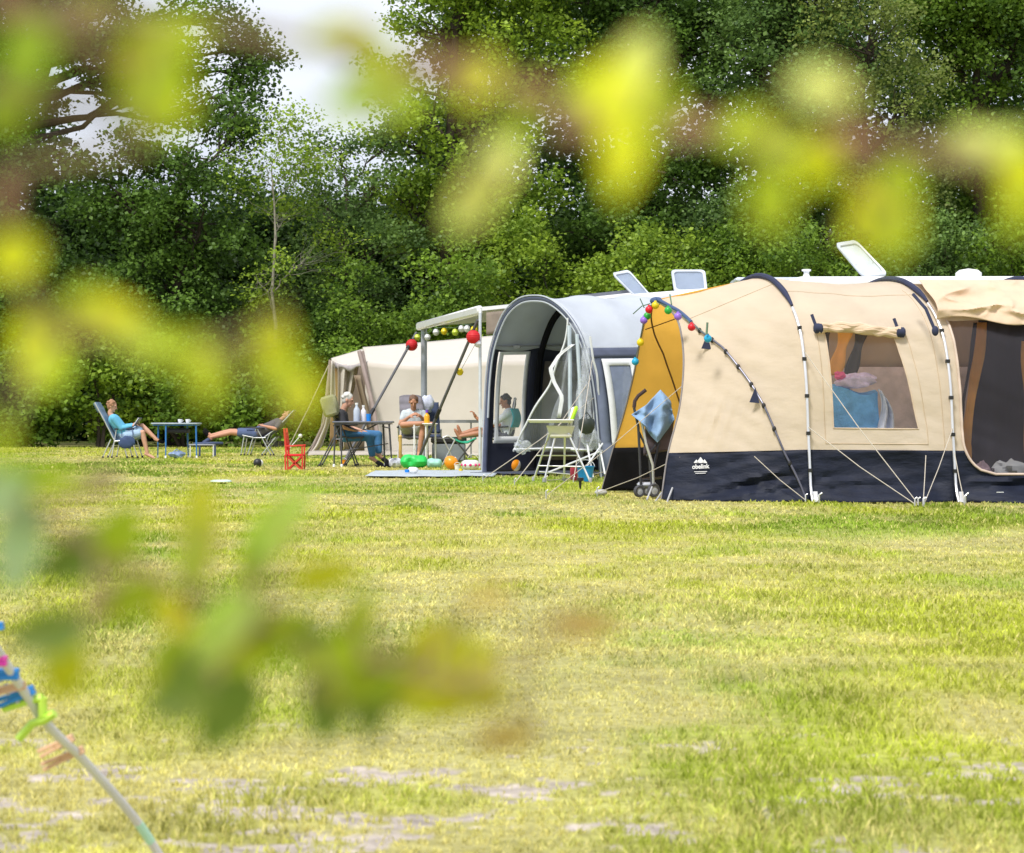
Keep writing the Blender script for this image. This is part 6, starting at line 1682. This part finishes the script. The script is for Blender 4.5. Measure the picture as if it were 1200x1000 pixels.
subs = [[P(190, 25, .31), P(170, 90, .31), P(160, 140, .31)], [P(520, 92, .31), P(570, 160, .31), P(560, 240, .31)], [P(720, 135, .31), P(735, 190, .31), P(725, 230, .31)], [P(880, 160, .31), P(900, 200, .31), P(905, 260, .31)], [P(960, 172, .31), P(1020, 210, .31), P(1050, 270, .31)], [P(1085, 182, .31), P(1150, 200, .31), P(1205, 260, .31)],
        [P(400, 58, .31), P(420, 90, .31), P(440, 130, .31)], [P(240, 700, .31), P(235, 640, .31), P(230, 600, .31)], [P(300, 725, .31), P(320, 650, .31), P(350, 590, .31)], [P(300, 725, .31), P(240, 780, .31)], [P(360, 755, .31), P(390, 820, .31)], [P(440, 778, .31), P(425, 720, .31)], [P(150, 660, .31), P(90, 730, .31)], [P(540, 800, .31), P(650, 740, .31), P(700, 725, .31)], [P(235, 408, .31), P(330, 380, .31)], [P(14, 300, .31), P(30, 300, .31)]]
for k, path in enumerate((upper, leftt, lower)):
    b = MB(); n = len(path); tb_ = smooth_tab([(i / (n - 1), *p) for i, p in enumerate(path)], 60)
    b.tube([V(r_[1:]) for r_ in tb_], [.0010 * (1 - i / (len(tb_) - 1)) ** 1.2 + .0005 for i in range(len(tb_))], 8); br = b.build('branch', twm, fg, world=True)
for s_ in subs:
    b = MB(); b.tube(s_, [.0008] * len(s_), 6); b.build('twig', twm, fg, world=True)
# leaves: (px, py, length, width, angle in degrees, tint) in photograph pixels at about half a metre
LF_ = [
 (35, 70, 130, 95, 80, 'd'), (10, 120, 120, 80, 60, 'd'), (100, 20, 120, 60, 10, 'o'), (175, 60, 150, 100, 85, 'y'), (200, 110, 130, 95, 70, 'y'), (160, 120, 110, 70, 100, 'g'), (215, 40, 100, 60, 20, 'y'), (20, 15, 80, 36, 5, 'b'), (110, 8, 80, 26, -5, 'b'),
 (15, 300, 95, 80, 20, 'Y'), (3, 235, 70, 36, 80, 'b'), (45, 400, 120, 85, 70, 'Y'), (60, 440, 100, 60, 30, 'y'), (125, 375, 110, 75, 10, 'Y'), (170, 400, 100, 60, -25, 'y'), (215, 410, 100, 50, 15, 'y'), (245, 445, 90, 60, 80, 'y'), (320, 400, 100, 70, 80, 'Y'), (352, 465, 95, 60, 75, 'Y'), (330, 440, 80, 50, 30, 'y'), (100, 350, 80, 40, 20, 'y'), (0, 520, 90, 50, 70, 'y'),
 (410, 42, 110, 48, -12, 'O'), (420, 115, 115, 75, 20, 'p'), (405, 125, 90, 45, 5, 'g'), (385, 40, 80, 40, 30, 'o'), (445, 80, 100, 60, 70, 'y'), (470, 120, 90, 60, 40, 'g'), (500, 75, 90, 40, 10, 'b'),
 (560, 95, 90, 70, 60, 'Y'), (540, 85, 80, 40, 0, 'b'), (580, 200, 150, 75, 58, 'P'), (555, 235, 130, 70, 50, 'P'), (610, 140, 110, 50, 70, 'g'), (625, 105, 100, 40, 0, 'b'),
 (745, 80, 130, 80, 70, 'P'), (720, 120, 150, 100, 85, 'Y'), (690, 110, 110, 70, 60, 'y'), (730, 185, 120, 80, 85, 'Y'), (775, 130, 100, 70, 75, 'y'), (725, 210, 90, 50, 90, 'y'), (690, 150, 110, 40, 10, 'b'),
 (965, 108, 110, 75, -20, 'P'), (870, 155, 100, 65, 20, 'y'), (915, 175, 90, 70, 50, 'y'), (955, 190, 95, 75, 70, 'Y'), (900, 225, 110, 75, 80, 'y'), (910, 245, 90, 50, 60, 'y'), (815, 150, 110, 45, 5, 'b'), (1000, 165, 100, 45, -10, 'b'),
 (1035, 245, 125, 110, 60, 'Y'), (1020, 265, 110, 80, 20, 'Y'), (1055, 215, 90, 60, 80, 'y'), (1045, 275, 90, 70, 70, 'y'), (1145, 178, 120, 80, 0, 'P'), (1190, 205, 100, 90, 70, 'Y'), (1195, 240, 100, 60, 80, 'y'), (1080, 180, 90, 40, 0, 'b'), (1180, 170, 90, 50, 20, 'P'),
 (25, 640, 120, 60, 80, 'v'), (0, 575, 110, 60, 20, 'v'), (50, 560, 130, 40, 0, 'g'), (95, 655, 110, 60, 20, 'k'), (145, 620, 90, 60, 60, 'g'), (105, 640, 80, 50, 10, 'k'), (235, 620, 130, 52, 88, 'o'), (232, 650, 90, 45, 80, 'g'), (305, 640, 120, 42, 75, 'g'), (338, 612, 110, 56, 60, 'G'), (318, 632, 100, 50, 55, 'G'),
 (380, 672, 95, 42, 10, 'o'), (55, 745, 100, 60, 10, 'k'), (78, 780, 95, 60, 75, 'o'), (225, 800, 120, 60, 70, 'k'), (160, 700, 90, 40, 30, 'g'), (200, 720, 90, 40, -30, 'o'), (410, 800, 90, 44, 50, 'o'), (265, 830, 110, 70, 60, 'k'), (205, 790, 100, 60, 85, 'g'), (262, 740, 110, 60, 55, 'G'), (210, 820, 90, 60, 20, 'k'), (345, 745, 130, 45, -20, 'k'), (330, 735, 110, 45, 20, 'g'),
 (420, 740, 115, 52, 72, 'g'), (430, 790, 110, 60, 20, 'g'), (385, 825, 100, 65, 80, 'k'), (440, 830, 90, 50, 75, 'k'), (470, 800, 110, 70, 30, 'o'), (505, 770, 110, 75, 60, 'O'), (545, 790, 110, 80, 20, 'O'), (520, 820, 120, 60, 5, 'o'), (565, 815, 80, 40, 0, 'o'), (590, 865, 80, 34, 10, 'B'), (690, 728, 100, 40, 5, 'B'), (575, 700, 60, 30, 10, 'B'), (380, 770, 100, 45, 10, 'g'), (300, 760, 100, 50, 30, 'g'),
]
TC0 = dict(y=(.42, .50, .03), Y=(.60, .66, .02), P=(.58, .66, .16), p=(.40, .56, .26), g=(.27, .34, .015), G=(.30, .42, .05), d=(.22, .31, .02), o=(.36, .37, .01), O=(.40, .40, .015), b=(.26, .15, .08), B=(.42, .30, .08), k=(.12, .17, .025), v=(.30, .40, .20))
TC = {k_: [min(.9, x * (1.45 if k_ in 'yYPOB' else 1.5)) for x in v_] for k_, v_ in TC0.items()}
flm = mat('near_leaf', rough=.45, attr='col', var=.05, trans=.62, spec=.3)
lr = random.Random(3)
vs, fs, cs = [], [], []
allp = [p for s_ in (upper[2:], leftt[2:], lower[2:]) + tuple(subs) for a_, c_ in zip(s_, s_[1:]) for p in (a_, a_.lerp(c_, .33), a_.lerp(c_, .66), c_)]
stalk = MB()
for px, py, L_, W_2, ang, t in LF_:
    Yl = (.30 if py < 540 else .43) + lr.uniform(-.02, .03)
    px *= 1; c = P(px, py, Yl)
    L_ *= (.78 if py < 540 else 1.02) / F * Yl; W_2 *= (.72 if py < 540 else .95) / F * Yl
    a = R(ang)
    d = V((math.cos(a), lr.uniform(-.45, .45), math.sin(a))).normalized(); nrm = V((lr.uniform(-.3, .3), -1, lr.uniform(-.2, .5))); s_ = d.cross(nrm).normalized(); nn = s_.cross(d)
    nearest = min(allp, key=lambda p: (p - c).length)
    if (nearest - (c + d * L_ / 2)).length < (nearest - (c - d * L_ / 2)).length: d = -d; s_ = -s_
    stalk.tube([nearest, nearest.lerp(c - d * L_ / 2, .6) + V((0, 0, .002)), c - d * L_ / 2], .0006, 5)
    n0 = len(vs); K = 9
    for i in range(K + 1):
        u = i / K; wv = math.sin(math.pi * u ** .8) ** .75 * (1 + .07 * math.sin(u * 34)) if 0 < u < 1 else .02
        for j, q in enumerate((-1, -.5, 0, .5, 1)):
            vs.append(c + d * (u - .5) * L_ + s_ * q * W_2 / 2 * wv + nn * (.10 * W_2 * abs(q) + .08 * L_ * math.sin(math.pi * u)))
            cs.append([x * (.85 + .3 * lr.random() * (1 if q else .6)) for x in TC[t]])
    for i in range(K):
        for j in range(4): fs.append((n0 + i * 5 + j, n0 + i * 5 + j + 1, n0 + i * 5 + 6 + j, n0 + i * 5 + 5 + j))
o_ = V(fg.location)
np_obj('leaves', np.array([tuple(p - o_) for p in vs]), np.array(fs), flm, np.array(cs), parent=fg, smooth=True)
stalk.build('leaf_stalk', twm, fg, world=True)
